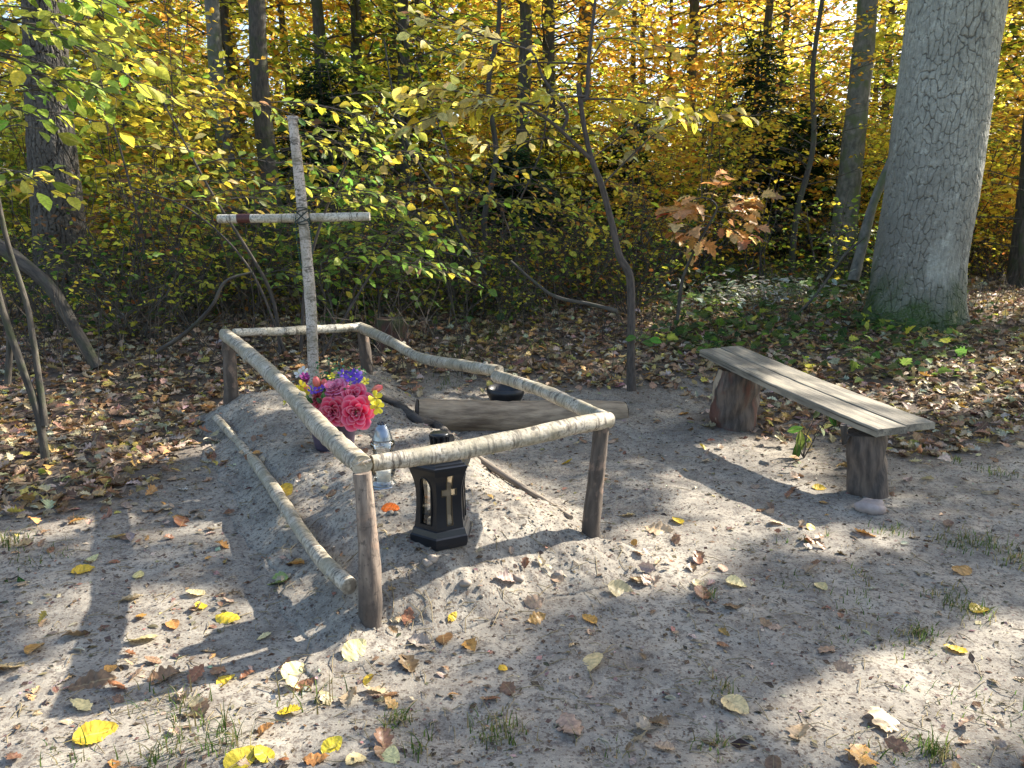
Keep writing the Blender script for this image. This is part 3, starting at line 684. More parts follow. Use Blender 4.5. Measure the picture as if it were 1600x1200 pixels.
for k in range(6):
    cross_face = (k % 2 == 0)
    hs = []
    if cross_face:
        cuts = [(.080, 0, .165), (.222, .165, .47), (.252, .47, .165), (.300, .165, 0)]
        segs = [(H0_, .080, 0), (.080, .213, .21), (.213, .243, .58), (.243, .308, .21), (.308, H1_, 0)]
    else:
        segs = [(H0_, .080, 0), (.080, .245, .50)]
        for q in range(10):
            t0, t1 = q/10, (q+1)/10; segs.append((.245+.052*t0, .245+.052*t1, .50*math.sqrt(max(0, 1-((t0+t1)/2)**2))))
        segs.append((.297, H1_, 0))
    mb = MB()
    def pt(h, s, off=0.0):
        r = rprof(h)-off; a = cen+[r*math.cos(ROT+k*math.pi/3), r*math.sin(ROT+k*math.pi/3), h]; b = cen+[r*math.cos(ROT+(k+1)*math.pi/3), r*math.sin(ROT+(k+1)*math.pi/3), h]
        return a+(b-a)*(s+1)/2
    for h0, h1, a in segs:
        m_ = max(1, int((h1-h0)/.012))
        for q in range(m_):
            z0 = h0+(h1-h0)*q/m_; z1 = h0+(h1-h0)*(q+1)/m_
            for s0, s1 in (((-1, -a), (a, 1)) if a else ((-1, 1),)):
                mb.add([pt(z0, s0), pt(z0, s1), pt(z1, s1), pt(z1, s0)], [[0, 1, 2, 3]])
                mb.add([pt(z0, s0, .007), pt(z0, s1, .007), pt(z1, s1, .007), pt(z1, s0, .007)], [[3, 2, 1, 0]])
            if a:
                for s in (-a, a): mb.add([pt(z0, s), pt(z0, s, .007), pt(z1, s, .007), pt(z1, s)], [[0, 1, 2, 3]])
    panel = mb.build('side_panel', bl, lan, smooth=False)
    mb = MB(); 
    for q in range(14):
        z0 = .066+.25*q/14; z1 = .066+.25*(q+1)/14; mb.add([pt(z0, -.93, .009), pt(z0, .93, .009), pt(z1, .93, .009), pt(z1, -.93, .009)], [[0, 1, 2, 3]])
    mb.build('pane', TINT if cross_face else GLASS, panel)
    if cross_face:      # raised golden rim round the cross
        mb = MB()
        out = [(-.21, .080), (.21, .080), (.21, .213), (.58, .213), (.58, .243), (.21, .243), (.21, .308), (-.21, .308), (-.21, .243), (-.58, .243), (-.58, .213), (-.21, .213)]
        for (s0, h0), (s1, h1) in zip(out, out[1:]+out[:1]):
            n_ = 6; tube(mb, [pt(h0+(h1-h0)*t, s0+(s1-s0)*t, -.0012) for t in np.linspace(0, 1, n_)], .0017, 5)
        mb.build('cross_rim', simple('gold_rim', (.10, .075, .04), .4, .5), panel)
    if k in (1, 3, 5):
        mb = MB(); o_ = [(-.50, .080), (-.50, .245)]+[(-.5*math.cos(t), .245+.052*math.sin(t)) for t in np.linspace(.2, 2.94, 9)]+[(.50, .245), (.50, .080)]
        tube(mb, [pt(h, s, -.001) for s, h in o_], .003, 5); mb.build('window_rim', bl, panel)
mb = MB(); hexloft(mb, [(.118, .328), (.136, .334), (.136, .348), (.126, .353), (.122, .362), (.108, .366), (.102, .385), (.070, .415), (.045, .428), (.045, .440)], True, True); roof = mb.build('roof', bl, lan, smooth=False)
mb = MB(); c3 = (cen[0], cen[1], cen[2]-.026); lathe(mb, [(.032, .436), (.034, .445), (.030, .450), (.030, .470), (.040, .478), (.042, .492), (.038, .496), (.001, .496)], c3, 30); 
for q in range(12):
    a = q*math.pi/6; tube(mb, [(c3[0]+.037*math.cos(a), c3[1]+.037*math.sin(a), c3[2]+.446), (c3[0]+.041*math.cos(a), c3[1]+.041*math.sin(a), c3[2]+.486)], .005, 6)
mb.build('finial', bl, roof)
mb = MB(); lathe(mb, [(.001, .02), (.062, .02), (.064, .095), (.058, .10), (.001, .098)], c3, 30); mb.build('candle', simple('white_glass', (.72, .74, .70), .3), lan)
mb = MB(); lathe(mb, [(.001, .10), (.03, .10), (.03, .13), (.001, .131)], c3, 20); mb.build('wick_cup', SILV, lan)
# ------------------------------------------------------------ where the sun reaches the ground
lit = [  # sunlit places in the photo (x, y, rx, ry)
 (215, 960, 165, 58), (700, 800, 190, 75), (560, 760, 110, 70), (830, 830, 90, 60), (780, 905, 190, 38), (1040, 880, 120, 62), (1170, 762, 135, 80), (1320, 850, 95, 28), (1430, 1100, 220, 105), (430, 1165, 160, 40), (330, 660, 60, 22), (290, 555, 100, 28), (1440, 630, 130, 22), (1520, 600, 120, 40), (850, 560, 80, 14), (1250, 590, 90, 45), (720, 1075, 110, 15), (1060, 470, 110, 60), (1250, 440, 120, 50), (1560, 460, 70, 50), (1100, 600, 60, 30), (660, 960, 200, 26), (1570, 1000, 90, 60), (460, 600, 120, 60)]
lit3 = [(p, r) for p, r in (((-1.55, 4.4, .75), .35), ((-.1, 3.15, .7), .5), ((-1.7, 6.3, 2.3), .8), ((-1.7, 6.3, 1.4), .45), ((.8, 6.3, 2.0), .9), ((2.1, 8.0, 1.6), .5), ((-2.0, 7.5, 2.4), 1.2), ((1.9, 5.0, .45), .3))]
def sunspot(Q):
    Q = np.atleast_2d(Q); k = Q[:, 2:3]/S[2]
    for _ in range(3): g = Q-S*k; k = k+(g[:, 2:3]-H0(g[:, 0], g[:, 1])[:, None])/S[2]
    g = Q-S*k; px, py = proj(g); px = np.nan_to_num(px, nan=-9e3); py = np.nan_to_num(py, nan=-9e3)
    w_ = 1+.35*fbm(g[:, 0]*2.2, g[:, 1]*2.2, 91, 3); out = np.zeros(len(Q), bool)
    for x_, y_, rx, ry in lit: out |= ((px-x_)/rx)**2+((py-y_)/ry)**2 < w_
    for p, r in lit3:
        d = Q-np.array(p); d = d-(d@S)[:, None]*S; out |= np.linalg.norm(d, axis=1) < r
    return out & (g[:, 1] > .4)
SH2 = nrm(S[:2])
open_spots = [G(x_, y_, H0) for x_, y_ in ((1060, 470), (1150, 445), (1250, 440), (1200, 480), (1560, 460), (850, 560), (290, 555), (340, 570), (220, 430), (620, 440))]
def inlight(b, h):
    for g in open_spots:
        d = np.array(b[:2])-g[:2]; s = d@SH2; t = abs(d[0]*SH2[1]-d[1]*SH2[0])
        if -.3 < s < h*1.5 and t < .75: return True
    return False
TRK = [(345, 15), (411, 14.2), (503, 18), (655, 16), (820, 17.5), (1338, 13.5)]
def hides(px, D): return any(abs(px-a) < 42 and D < d+.4 for a, d in TRK)
# ------------------------------------------------------------ woody plants
def dirv(az, el): return np.array([math.cos(az)*math.cos(el), math.sin(az)*math.cos(el), math.sin(el)])
UP = np.array([0, 0, 1.])
def branch(W, LF, p, d, L, r, rg, leaf, step, spacing, droop=.25, nseg=5, sides=4, twig=.5, flat=.85, dens=1.0, bare=.2, jag=.12, twsides=3, col=None):
    """a limb with side twigs in a roughly horizontal fan; leaves alternate along the twigs"""
    pts = [np.array(p, float)]; d = nrm(np.array(d, float)); 
    for i in range(nseg):
        d = nrm(d+rg.normal(0, jag, 3)+UP*(-droop*(i/nseg)+.04)); pts.append(pts[-1]+d*L/nseg)
    pts = np.array(pts); rr = np.linspace(r, max(.0016, r*.18), len(pts))
    tube(W, pts, rr, sides, cap=False)
    n = int(L*(1-bare)/step); side = 1; hue = rg.random()
    for k in range(n):
        f = bare+(1-bare)*(k+rg.random()*.6)/max(n, 1); q = f*nseg; i = min(int(q), nseg-1); t = q-i
        b = pts[i]*(1-t)+pts[i+1]*t; dd = nrm(pts[i+1]-pts[i]); s_ = nrm(np.cross(dd, UP))*side; side = -side
        td = nrm(dd*.75+s_*rg.uniform(.6, 1.1)+UP*rg.normal(0, 1-flat+.05)); tl = twig*(1.15-f*.75)*rg.uniform(.6, 1.2)
        e1 = b+td*tl*.5+UP*rg.normal(0, .02); td2 = nrm(td+dd*.3+rg.normal(0, .12, 3)-UP*droop*.4); e2 = e1+td2*tl*.5
        if twsides: tube(W, [b, e1, e2], [max(.0022, r*.16), .0022, .0012], twsides, cap=False)
        m = max(1, int(tl/spacing)); 
        for j in range(m):
            if rg.random() > dens: continue
            g = (j+1)/m; pp = b+(e1-b)*g*2 if g < .5 else e1+(e2-e1)*(g-.5)*2
            sd = nrm(np.cross(td, UP))*(1 if j % 2 else -1)
            ld = nrm(td*.8+sd*rg.uniform(.5, 1.1)+UP*rg.normal(-.25, .25))
            LF.append((pp, ld, nrm(UP*.7+S*.75+rg.normal(0, .62, 3)), leaf*rg.uniform(.6, 1.15), hue))
    return pts
def leafpack(mb, LF, tpl, palette, wts=None, jit=.26, rgb=None):
    if not LF: return
    Pp = np.array([l[0] for l in LF]); A = np.array([l[1] for l in LF]); N = np.array([l[2] for l in LF]); s = np.array([l[3] for l in LF])
    hue = np.array([l[4] for l in LF]); c = pal(palette, len(LF), jit, wts)
    # leaves of one branch tend to the same stage of autumn colour
    pc = np.array(palette); dom = pc[np.minimum((hue*len(pc)).astype(int), len(pc)-1)]
    k = (rng.random(len(LF)) < .55)[:, None]; c = np.where(k, np.clip(dom*(1+jit*rng.standard_normal((len(LF), 1))), .004, .9), c)
    if isinstance(tpl, list):
        w_ = rng.integers(0, len(tpl), len(LF))
        for q, tp in enumerate(tpl):
            i = w_ == q; leaves(mb, tp, Pp[i], A[i], N[i], s[i], c[i])
    else: leaves(mb, tpl, Pp, A, N, s, c)
BARK_D = woodmat('forest_bark', (.10, .085, .065), (.035, .03, .026), 30, 8, .8, .02, moss=(.05, .06, .025))
BARK_S = woodmat('sapling_bark', (.10, .08, .065), (.04, .033, .027), 60, 14, .5, .006)
BARK_G = woodmat('beech_bark', (.19, .18, .15), (.08, .08, .062), 14, 9, .5, .01, moss=(.10, .12, .05))
def pos(px, D, z=None):
    """ground point in the picture column px at distance D"""
    zz = float(HG(0, D)); ad = D*math.cos(PITCH)+(CAMZ-zz)*math.sin(PITCH); x = (px-800)/FPX*ad
    return np.array([x, D, float(HG(x, D))])
def mark(t, base):
    t['_w'] = [float(v) for v in base]; return t
def forest_tree(name, label, cat, base, height, r0, lean, nbr, z0, z1, Lmax, leaf, palette, wts=None, seed=0, bark=None, group=None, tpl=None, step=.19, spacing=.075, dens=1.0, azr=None, kinks=.05, elr=(.0, .5), twig=.62, mat=None, sides=10, twsides=3, droop=.25, cull=True):
    rg = np.random.default_rng(seed); base = np.array(base, float)
    t = thing(name, label, cat, base, group)
    n = 9; zs = np.linspace(0, 1, n); pts = np.array([base+np.array([lean[0]*z+kinks*rg.normal()*(0 < i < n-1 or 0), lean[1]*z+kinks*rg.normal()*.6*(i > 0), height*z]) for i, z in enumerate(zs)])
    rr = r0*(1-.72*zs**1.1); rr[0] *= 1.25
    T = MB(); tube(T, np.vstack([pts[0]-UP*.3, pts]), np.concatenate([[r0*1.35], rr]), sides, bump=.06, seed=seed % 30, dens=max(.06, r0*.8))
    W = MB(); LF = []
    for k in range(nbr):
        f = (z0+(z1-z0)*(k+rg.random())/nbr)/height; f = min(f, .99); q = f*(n-1); i = min(int(q), n-2); p = pts[i]+(pts[i+1]-pts[i])*(q-i)
        az = k*2.4+rg.normal(0, .4) if azr is None else rg.uniform(*azr)
        L = Lmax*(1-.55*f)*rg.uniform(.55, 1.1)
        branch(W, LF, p, dirv(az, rg.uniform(*elr)), L, max(.006, r0*.22*(1-f*.6)), rg, leaf, step, spacing, dens=dens, twig=twig, droop=droop, twsides=twsides)
    T.build('trunk', bark or BARK_D, t)
    if W.V: W.build('branches', bark or BARK_D, t)
    if LF:
        if cull: m_ = ~sunspot(np.array([l[0] for l in LF])); LF = [l for l, q in zip(LF, m_) if q]
        C = MB(); leafpack(C, LF, tpl or T_RH, palette, wts); C.build('crown', mat or MLF, t, smooth=False)
    return t
# --- landmarks for the words of the labels
def where(px):
    for lim, s in ((60, 'at the left edge of the picture'), (180, 'behind the rough oak on the left'), (330, 'between the rough oak and the cross'), (450, 'behind the left arm of the cross'), (590, 'behind the right arm of the cross'), (760, 'above the back of the enclosure'), (900, 'just left of the bent sapling'), (1040, 'behind the bent sapling'), (1200, 'above the far end of the bench'), (1400, 'just left of the big grey oak'), (1540, 'behind the big grey oak'), (9999, 'right of the big grey oak')):
        if px < lim: return s
# ------------------------------------------------------------ the forest behind: tall trees with visible trunks
PY_ = [YEL, YGR, YGR, YEL, GOL, (.34, .44, .06)]; PO_ = [ORA, GOL, YEL, (.84, .50, .09), YEL]; PG_ = [YGR, GRN, (.40, .50, .06), YGR]; PB_ = [GOL, ORA, YEL, RUS]
PALS = [PY_, PO_, PG_, PB_]
PW = ['yellow', 'orange', 'yellow green', 'rusty']
protos = []
def bgproto(i, p, seed, leafsz=.17):
    D0 = [(410, 17), (820, 17.5), (1345, 15), (655, 22), (170, 24)]
    return None
trunks = [  # column in the photo, distance, trunk radius, lean x, palette
 (348, 15.0, .165, -.9, 2, BARK_G, 'grey green beech with pale streaked trunk behind the left arm of the cross'),
 (412, 14.2, .185, -.7, 0, BARK_D, 'straight dark tree with a fork high up, just right of the pale streaked beech'),
 (503, 18.0, .17, -.3, 0, BARK_D, 'straight dark tree rising above the top of the cross'),
 (655, 21.0, .15, .2, 1, BARK_D, 'dark straight tree seen low between the cross and the bent sapling'),
 (820, 17.5, .17, -.2, 0, BARK_D, 'dark trunk standing behind the left fork of the bent sapling'),
 (917, 22.0, .19, .0, 1, BARK_G, 'pale grey trunk right behind the top of the bent sapling'),
 (1338, 13.5, .21, .45, 3, BARK_G, 'brown grey tree trunk standing left of the big grey oak'),
 (1648, 12.0, .24, -.9, 2, BARK_D, 'dark trunk cut by the right edge of the picture'),
 (172, 23.0, .16, .1, 1, BARK_D, 'slim dark trunk between the rough oak and the pale streaked beech')]
for k, (px, D, r, ln, p, bk, lab) in enumerate(trunks):
    b = pos(800+(px-800)*.95, D)
    forest_tree('tree', lab, 'tree', b, 13, r, (ln*.5, .3), 26, 5.5, 12, 3.2, .16, PALS[p], seed=100+k, bark=bk, step=.20, spacing=.085, dens=.9, sides=14, kinks=.03, twsides=0)
forest_tree('tree', 'slender beech with small orange and yellow leaves between the bent sapling and the big oak', 'tree', pos(1235, 12.3), 8.5, .05, (.4, .2), 60, 1.5, 8, 2.3, .095, [ORA, GOL, YEL, ORA, GOL], seed=131, bark=BARK_D, step=.13, spacing=.06, dens=.8, sides=8, kinks=.06, twsides=3, twig=.5)
forest_tree('tree', 'slender beech with bright yellow leaves close behind the big grey oak, on its right', 'tree', pos(1600, 11.5), 7.5, .05, (-.2, .2), 55, .5, 7, 2.0, .11, [YEL, YGR, YEL, GOL], seed=132, bark=BARK_D, step=.14, spacing=.07, dens=.8, sides=8, kinks=.06, twsides=3, twig=.5)
forest_tree('tree', 'thin yellow leaved beech standing close behind the fork of the bent sapling', 'tree', pos(760, 12.5), 8.0, .05, (.3, .2), 50, 2.0, 7.6, 2.2, .10, [YEL, GOL, YGR, YEL], seed=133, bark=BARK_D, step=.14, spacing=.065, dens=.7, sides=8, kinks=.06, twsides=3, twig=.5)
P_far = []
for k in range(6):
    P_far.append(forest_tree('far_tree', 'x', 'tree', (0, 0, 0), 14, .13+.02*(k % 3), (rng.normal(0, .4), 0), 96, .7, 13.5, 4.0, .205, PALS[[0, 1, 2, 3, 0, 1][k]], seed=200+k, step=.17, spacing=.085, sides=7, twsides=0, cull=False, group='distant autumn trees'))
far = []
rg = np.random.default_rng(5); spots = []
tries = 0
while len(spots) < 88 and tries < 9000:
    tries += 1
    D = rg.uniform(17.5, 46); px = rg.uniform(-150, 1750)
    b = pos(px, D)
    if all(np.hypot(b[0]-q[0], b[1]-q[1]) > 1.75 for q, _, _ in spots): spots.append((b, px, D))
fl_ = {}
for k, (b, px, D) in enumerate(spots):
    # orange towards the right, yellow and green to the left and middle
    pr = rg.random(); u = px/1600
    kind = 1 if pr < .16+.30*u else (0 if pr < .74 else (2 if pr < .85 else 3))
    c = [i for i, q in enumerate([0, 1, 2, 3, 0, 1]) if q == kind]; j = c[k % len(c)]
    o = P_far[j] if not fl_.get(j) else copy_tree(P_far[j]); fl_[j] = 1
    o.location = b; o.rotation_euler = (0, 0, rg.uniform(-.8, .8)); s = rg.uniform(.85, 1.15); o.scale = (s, s, s*rg.uniform(.9, 1.1))
    dist = 'distant' if D > 33 else ('mid distance' if D > 25 else 'nearer')
    o['label'] = '%s %s leaved autumn tree %s' % (dist, PW[kind], where(px)); o['group'] = '%s %s trees %s' % (dist, PW[kind], where(px))
for j, o in enumerate(P_far):
    if not fl_.get(j):
        b = pos(200+j*220, 48); o.location = b; o['label'] = 'distant %s leaved autumn tree %s' % (PW[[0, 1, 2, 3, 0, 1][j]], where(200+j*220))
# ------------------------------------------------------------ understory beech saplings and shrubs
def shrub(name, label, base, h, nst, leaf, palette, seed, spread=.5, dens=1., tpl=None, wts=None, cat='shrub', group=None, mat=None, spacing=.07, step=.13, L=.9, nb=7, bark=None, z0=.15, twig=.35, r=.012):
    rg = np.random.default_rng(seed); base = np.array(base, float); t = thing(name, label, cat, base, group)
    W = MB(); LF = []
    for i in range(nst):
        a = rg.uniform(0, 6.28); sp = spread*rg.uniform(.2, 1); hh = h*rg.uniform(.6, 1.05); b = base+np.array([math.cos(a), math.sin(a), 0])*.12*rg.random()-UP*.05
        pts = [b]; 
        for q in range(1, 7): pts.append(b+np.array([math.cos(a)*sp*(q/6)**1.2+rg.normal(0, .04), math.sin(a)*sp*(q/6)**1.2+rg.normal(0, .04), hh*q/6]))
        tube(W, pts, np.linspace(r, .003, 7), 5, cap=False)
        for k in range(nb):
            f = z0+(1-z0)*(k+rg.random())/nb; q = f*6; j = min(int(q), 5); p = pts[j]+(pts[j+1]-pts[j])*(q-j)
            branch(W, LF, p, dirv(rg.uniform(0, 6.28), rg.uniform(-.05, .6)), L*(1.1-.6*f)*rg.uniform(.5, 1.1), .005, rg, leaf, step, spacing, dens=dens, twig=twig, nseg=4, sides=3)
    W.build('stems', bark or BARK_S, t)
    if LF: C = MB(); leafpack(C, LF, tpl or T_OV, palette, wts); C.build('foliage', mat or MLF, t, smooth=False)
    return t
SP = [shrub('beech_shrub', 'x', (0, 0, 0), 4.2, 6, .125, PY_, 301, spread=1.1, L=1.6, nb=14, twig=.5, spacing=.075, dens=.95, z0=.08),
      shrub('beech_shrub', 'x', (0, 0, 0), 3.2, 6, .115, PG_, 302, spread=1., L=1.3, nb=12, twig=.45, spacing=.075, dens=.9, z0=.08),
      shrub('beech_shrub', 'x', (0, 0, 0), 3.8, 6, .115, PO_, 303, spread=1., L=1.5, nb=13, twig=.5, spacing=.075, dens=.9, z0=.08),
      shrub('brushwood', 'x', (0, 0, 0), 1.5, 8, .085, [BRN, YGR, RUS, YEL, GRN], 304, spread=.9, L=.7, nb=7, twig=.3, dens=.6, bark=BARK_D, z0=.05),
      shrub('brushwood', 'x', (0, 0, 0), 1.1, 10, .08, [GRN, YGR, YEL, DGR], 305, spread=.8, L=.6, nb=6, twig=.3, dens=.75, bark=BARK_D, z0=.02)]
SW = ['yellow leaved beech shrub', 'yellow green beech shrub', 'orange leaved beech shrub', 'thin brown brushwood', 'low dark green brush']
used_ = {}
def place(j, b, px, D, s=1.0, lab=None):
    o = SP[j] if j not in used_ else copy_tree(SP[j]); used_[j] = 1
    o.location = b; o.rotation_euler = (0, 0, rg.uniform(-.9, .9)); o.scale = (s, s, s)
    dist = 'far' if D > 16 else ('mid distance' if D > 11 else 'near')
    o['label'] = lab or '%s %s %s' % (dist, SW[j], where(px)); o['group'] = '%ss %s, %s' % (SW[j], where(px), dist)
    return o
sh = []
tries = 0
while len(sh) < 74 and tries < 3000:
    tries += 1; D = rg.uniform(12.0, 24); px = rg.uniform(-80, 1680)
    if 1370 < px < 1520 and D < 12: continue
    b = pos(px, D)
    if hides(px, D) or inlight(b, 3.2): continue
    if all(np.hypot(b[0]-q[0], b[1]-q[1]) > 1.1 for q in sh):
        sh.append(b); u = px/1600; pr = rg.random(); j = 2 if pr < .12+.35*u else (0 if pr < .72 else 1); place(j, b, px, D, rg.uniform(.8, 1.3))
bs = []; tries = 0
while len(bs) < 110 and tries < 3000:
    tries += 1; D = 7.9+9*rg.random()**1.4; px = rg.uniform(-60, 1660)
    if px > 1040 and D < 11.5: continue
    if px > 600 and px < 1040 and D < 8.6: continue
    if px < 160 and D < 8.3: continue
    b = pos(px, D)
    if inlight(b, 1.3): continue
    if all(np.hypot(b[0]-q[0], b[1]-q[1]) > .55 for q in bs):
        bs.append(b); place(3 if rg.random() < .55 else 4, b, px, D, rg.uniform(.7, 1.25))
BUSH = [shrub('leafy_bush', 'x', (0, 0, 0), 1.7, 7, .10, [GRN, YGR, (.26, .38, .06), YEL, DGR], 306, spread=.8, L=.8, nb=9, twig=.35, dens=.75, z0=.05, spacing=.07, step=.11),
        shrub('leafy_bush', 'x', (0, 0, 0), 2.1, 6, .09, [YGR, BRN, RUS, YEL, GRN], 307, spread=.8, L=.8, nb=8, twig=.35, dens=.6, z0=.05, spacing=.07, step=.11)]
for k, (px, D, j, s, w_) in enumerate(((205, 9.2, 1, 1.0, 'mixed brown and yellow leaved bush among twigs just right of the rough oak'), (300, 8.9, 1, .9, 'thin mixed brown bush behind the back left post of the enclosure'), (395, 9.0, 0, 1.0, 'green leaved bush under the left arm of the cross'), (505, 9.4, 0, 1.05, 'green leaved bush right of the cross, behind the back rail'), (610, 9.1, 0, .95, 'green leaved bush behind the far corner of the enclosure'), (690, 9.6, 1, 1.1, 'brownish bush above the middle of the right rail'), (770, 9.3, 0, .8, 'low green bush between the enclosure and the bent sapling'), (860, 9.7, 1, .95, 'brown and yellow bush just left of the bent sapling'), (930, 10.0, 0, .9, 'green bush at the left foot of the bent sapling'), (1030, 10.6, 1, .9, 'brown leaved bush right behind the bent sapling'), (110, 10.2, 1, 1.0, 'mixed leaved bush in front of the rough oak'), (560, 10.6, 1, 1.3, 'tall brown and yellow bush behind the right arm of the cross'), (450, 10.8, 0, 1.35, 'tall green and yellow bush right behind the upright of the cross'), (260, 10.9, 0, 1.2, 'tall yellow green bush between the rough oak and the cross'), (1290, 11.2, 0, .9, 'green bush left of the foot of the big grey oak'), (1180, 11.6, 1, 1.0, 'brown leaved bush behind the young orange oak'))):
    o = BUSH[j] if k in (0, 2) else copy_tree(BUSH[j]); b = pos(px, D); o.location = b; o.rotation_euler = (0, 0, (k*1.3) % 1.8-.9); o.scale = (s, s, s); o['label'] = w_; o['group'] = 'leafy bushes at the edge of the wood'
# ------------------------------------------------------------ dark spruces deep in the wood
def spruce(label, base, h, seed):
    rg = np.random.default_rng(seed); base = np.array(base); t = thing('spruce', label, 'conifer', base)
    T = MB(); tube(T, [base-UP*.2, base+UP*h*.5, base+UP*h], [.12, .07, .01], 8); T.build('trunk', BARK_D, t)
    Pn, An, Sn = [], [], []; W = MB()
    for k in range(90):
        f = (k+rg.random())/90; z = .5+(h-.6)*f; L = (1-f)*2.0+.25; az = k*2.4+rg.normal(0, .3); d = dirv(az, -.12+.3*f)
        p = base+UP*z; pts = [p+d*L*q-UP*.22*L*q*q for q in np.linspace(0, 1, 5)]; tube(W, pts, np.linspace(.018, .004, 5), 3, cap=False)
        m = int(L*26)
        for j in range(m):
            q = (j+1)/m; c = p+d*L*q-UP*.22*L*q*q; s_ = np.cross(d, UP)*(1 if j % 2 else -1)
            for r_ in range(4):
                Pn.append(c+s_*.07*r_*(1.2-q)+rg.normal(0, .01, 3)-UP*.02*r_); An.append(nrm(d*.7+s_*.8+rg.normal(0, .35, 3)-UP*.25)); Sn.append(rg.uniform(.12, .2))
    W.build('branches', BARK_D, t); C = MB(); V, F = T_RH; V = V*[1, .38, 1]
    leaves(C, (V, F), Pn, An, rng.normal(0, .4, (len(Pn), 3))+UP, np.array(Sn), pal([(.022, .055, .028), (.03, .075, .035), (.015, .04, .022)], len(Pn), .25)); C.build('crown', MLF, t, smooth=False); return t
spruce('dark green spruce standing in shade left of the big grey oak', pos(1165, 16.5), 4.7, 1)
spruce('small dark spruce behind the right arm of the cross', pos(515, 15.5), 3.9, 2)
spruce('dark spruce standing behind the lower bend of the sapling', pos(985, 18.0), 3.2, 3)
spruce('low dark spruce just left of the bent sapling', pos(800, 16.0), 2.4, 4)
spruce('dark spruce in the gap left of the leaning trunk', pos(1255, 17.0), 3.4, 5)
# ------------------------------------------------------------ the big grey oak with plated bark
def cellcrack(u, v, seed):
    iu = np.floor(u); iv = np.floor(v); d1 = np.full(u.shape, 9.); d2 = np.full(u.shape, 9.)
    for a in (-1, 0, 1):
        for b in (-1, 0, 1):
            cx_ = iu+a+.5+.85*(_hash(iu+a, iv+b, seed)-.5); cy_ = iv+b+.5+.85*(_hash(iu+a, iv+b, seed+7)-.5)
            d = np.maximum(np.abs(u-cx_)*1.0+.25*np.abs(v-cy_), np.abs(v-cy_)*.9+.2*np.abs(u-cx_)) if False else np.hypot(u-cx_, v-cy_)
            n1 = np.minimum(d1, d); d2 = np.where(d < d1, d1, np.minimum(d2, d)); d1 = n1
    return d2-d1
def barkmat(name, plate, plate2, crack, moss=True):
    m = M(name); col = m.n('ShaderNodeSeparateColor', {0: m.attr('col').outputs['Color']}); bc = m.attr('bc').outputs['Vector']
    f = m.noise(bc, 25, 6, .65); g = m.noise(bc, 3.0, 4); l = m.noise(bc, 60, 4)
    c = m.mix(m.ramp(f, [(.36, 0.), (.64, 1.)]), plate, plate2)
    c = m.mix(m.ramp(g, [(.42, 0.), (.6, .5)]), c, tuple(np.array(plate2)*.75))
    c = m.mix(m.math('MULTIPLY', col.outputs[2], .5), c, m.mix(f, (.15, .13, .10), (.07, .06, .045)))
    c = m.mix(m.ramp(col.outputs[0], [(.0, .92), (.55, .25), (1., 0.)]), c, crack)
    fr = m.noise(m.mapv(bc, (38, 38, 7)), 1.0, 5, .65); c = m.mix(m.ramp(fr, [(.38, .55), (.50, 0.)]), c, tuple(np.array(plate2)*.55)); c = m.mix(m.ramp(m.noise(bc, 7, 5, .7), [(.58, 0.), (.66, .45)]), c, tuple(np.minimum(1, np.array(plate)*1.3)))
    if moss: c = m.mix(m.math('MULTIPLY', col.outputs[1], m.ramp(l, [(.3, .5), (.55, 1.)])), c, m.mix(f, (.02, .04, .01), (.07, .11, .02)))
    return m.fin(m.bsdf(Base_Color=c, Roughness=.9, Normal=m.bump(m.mix(.5, f, l), 1.0, .018)))
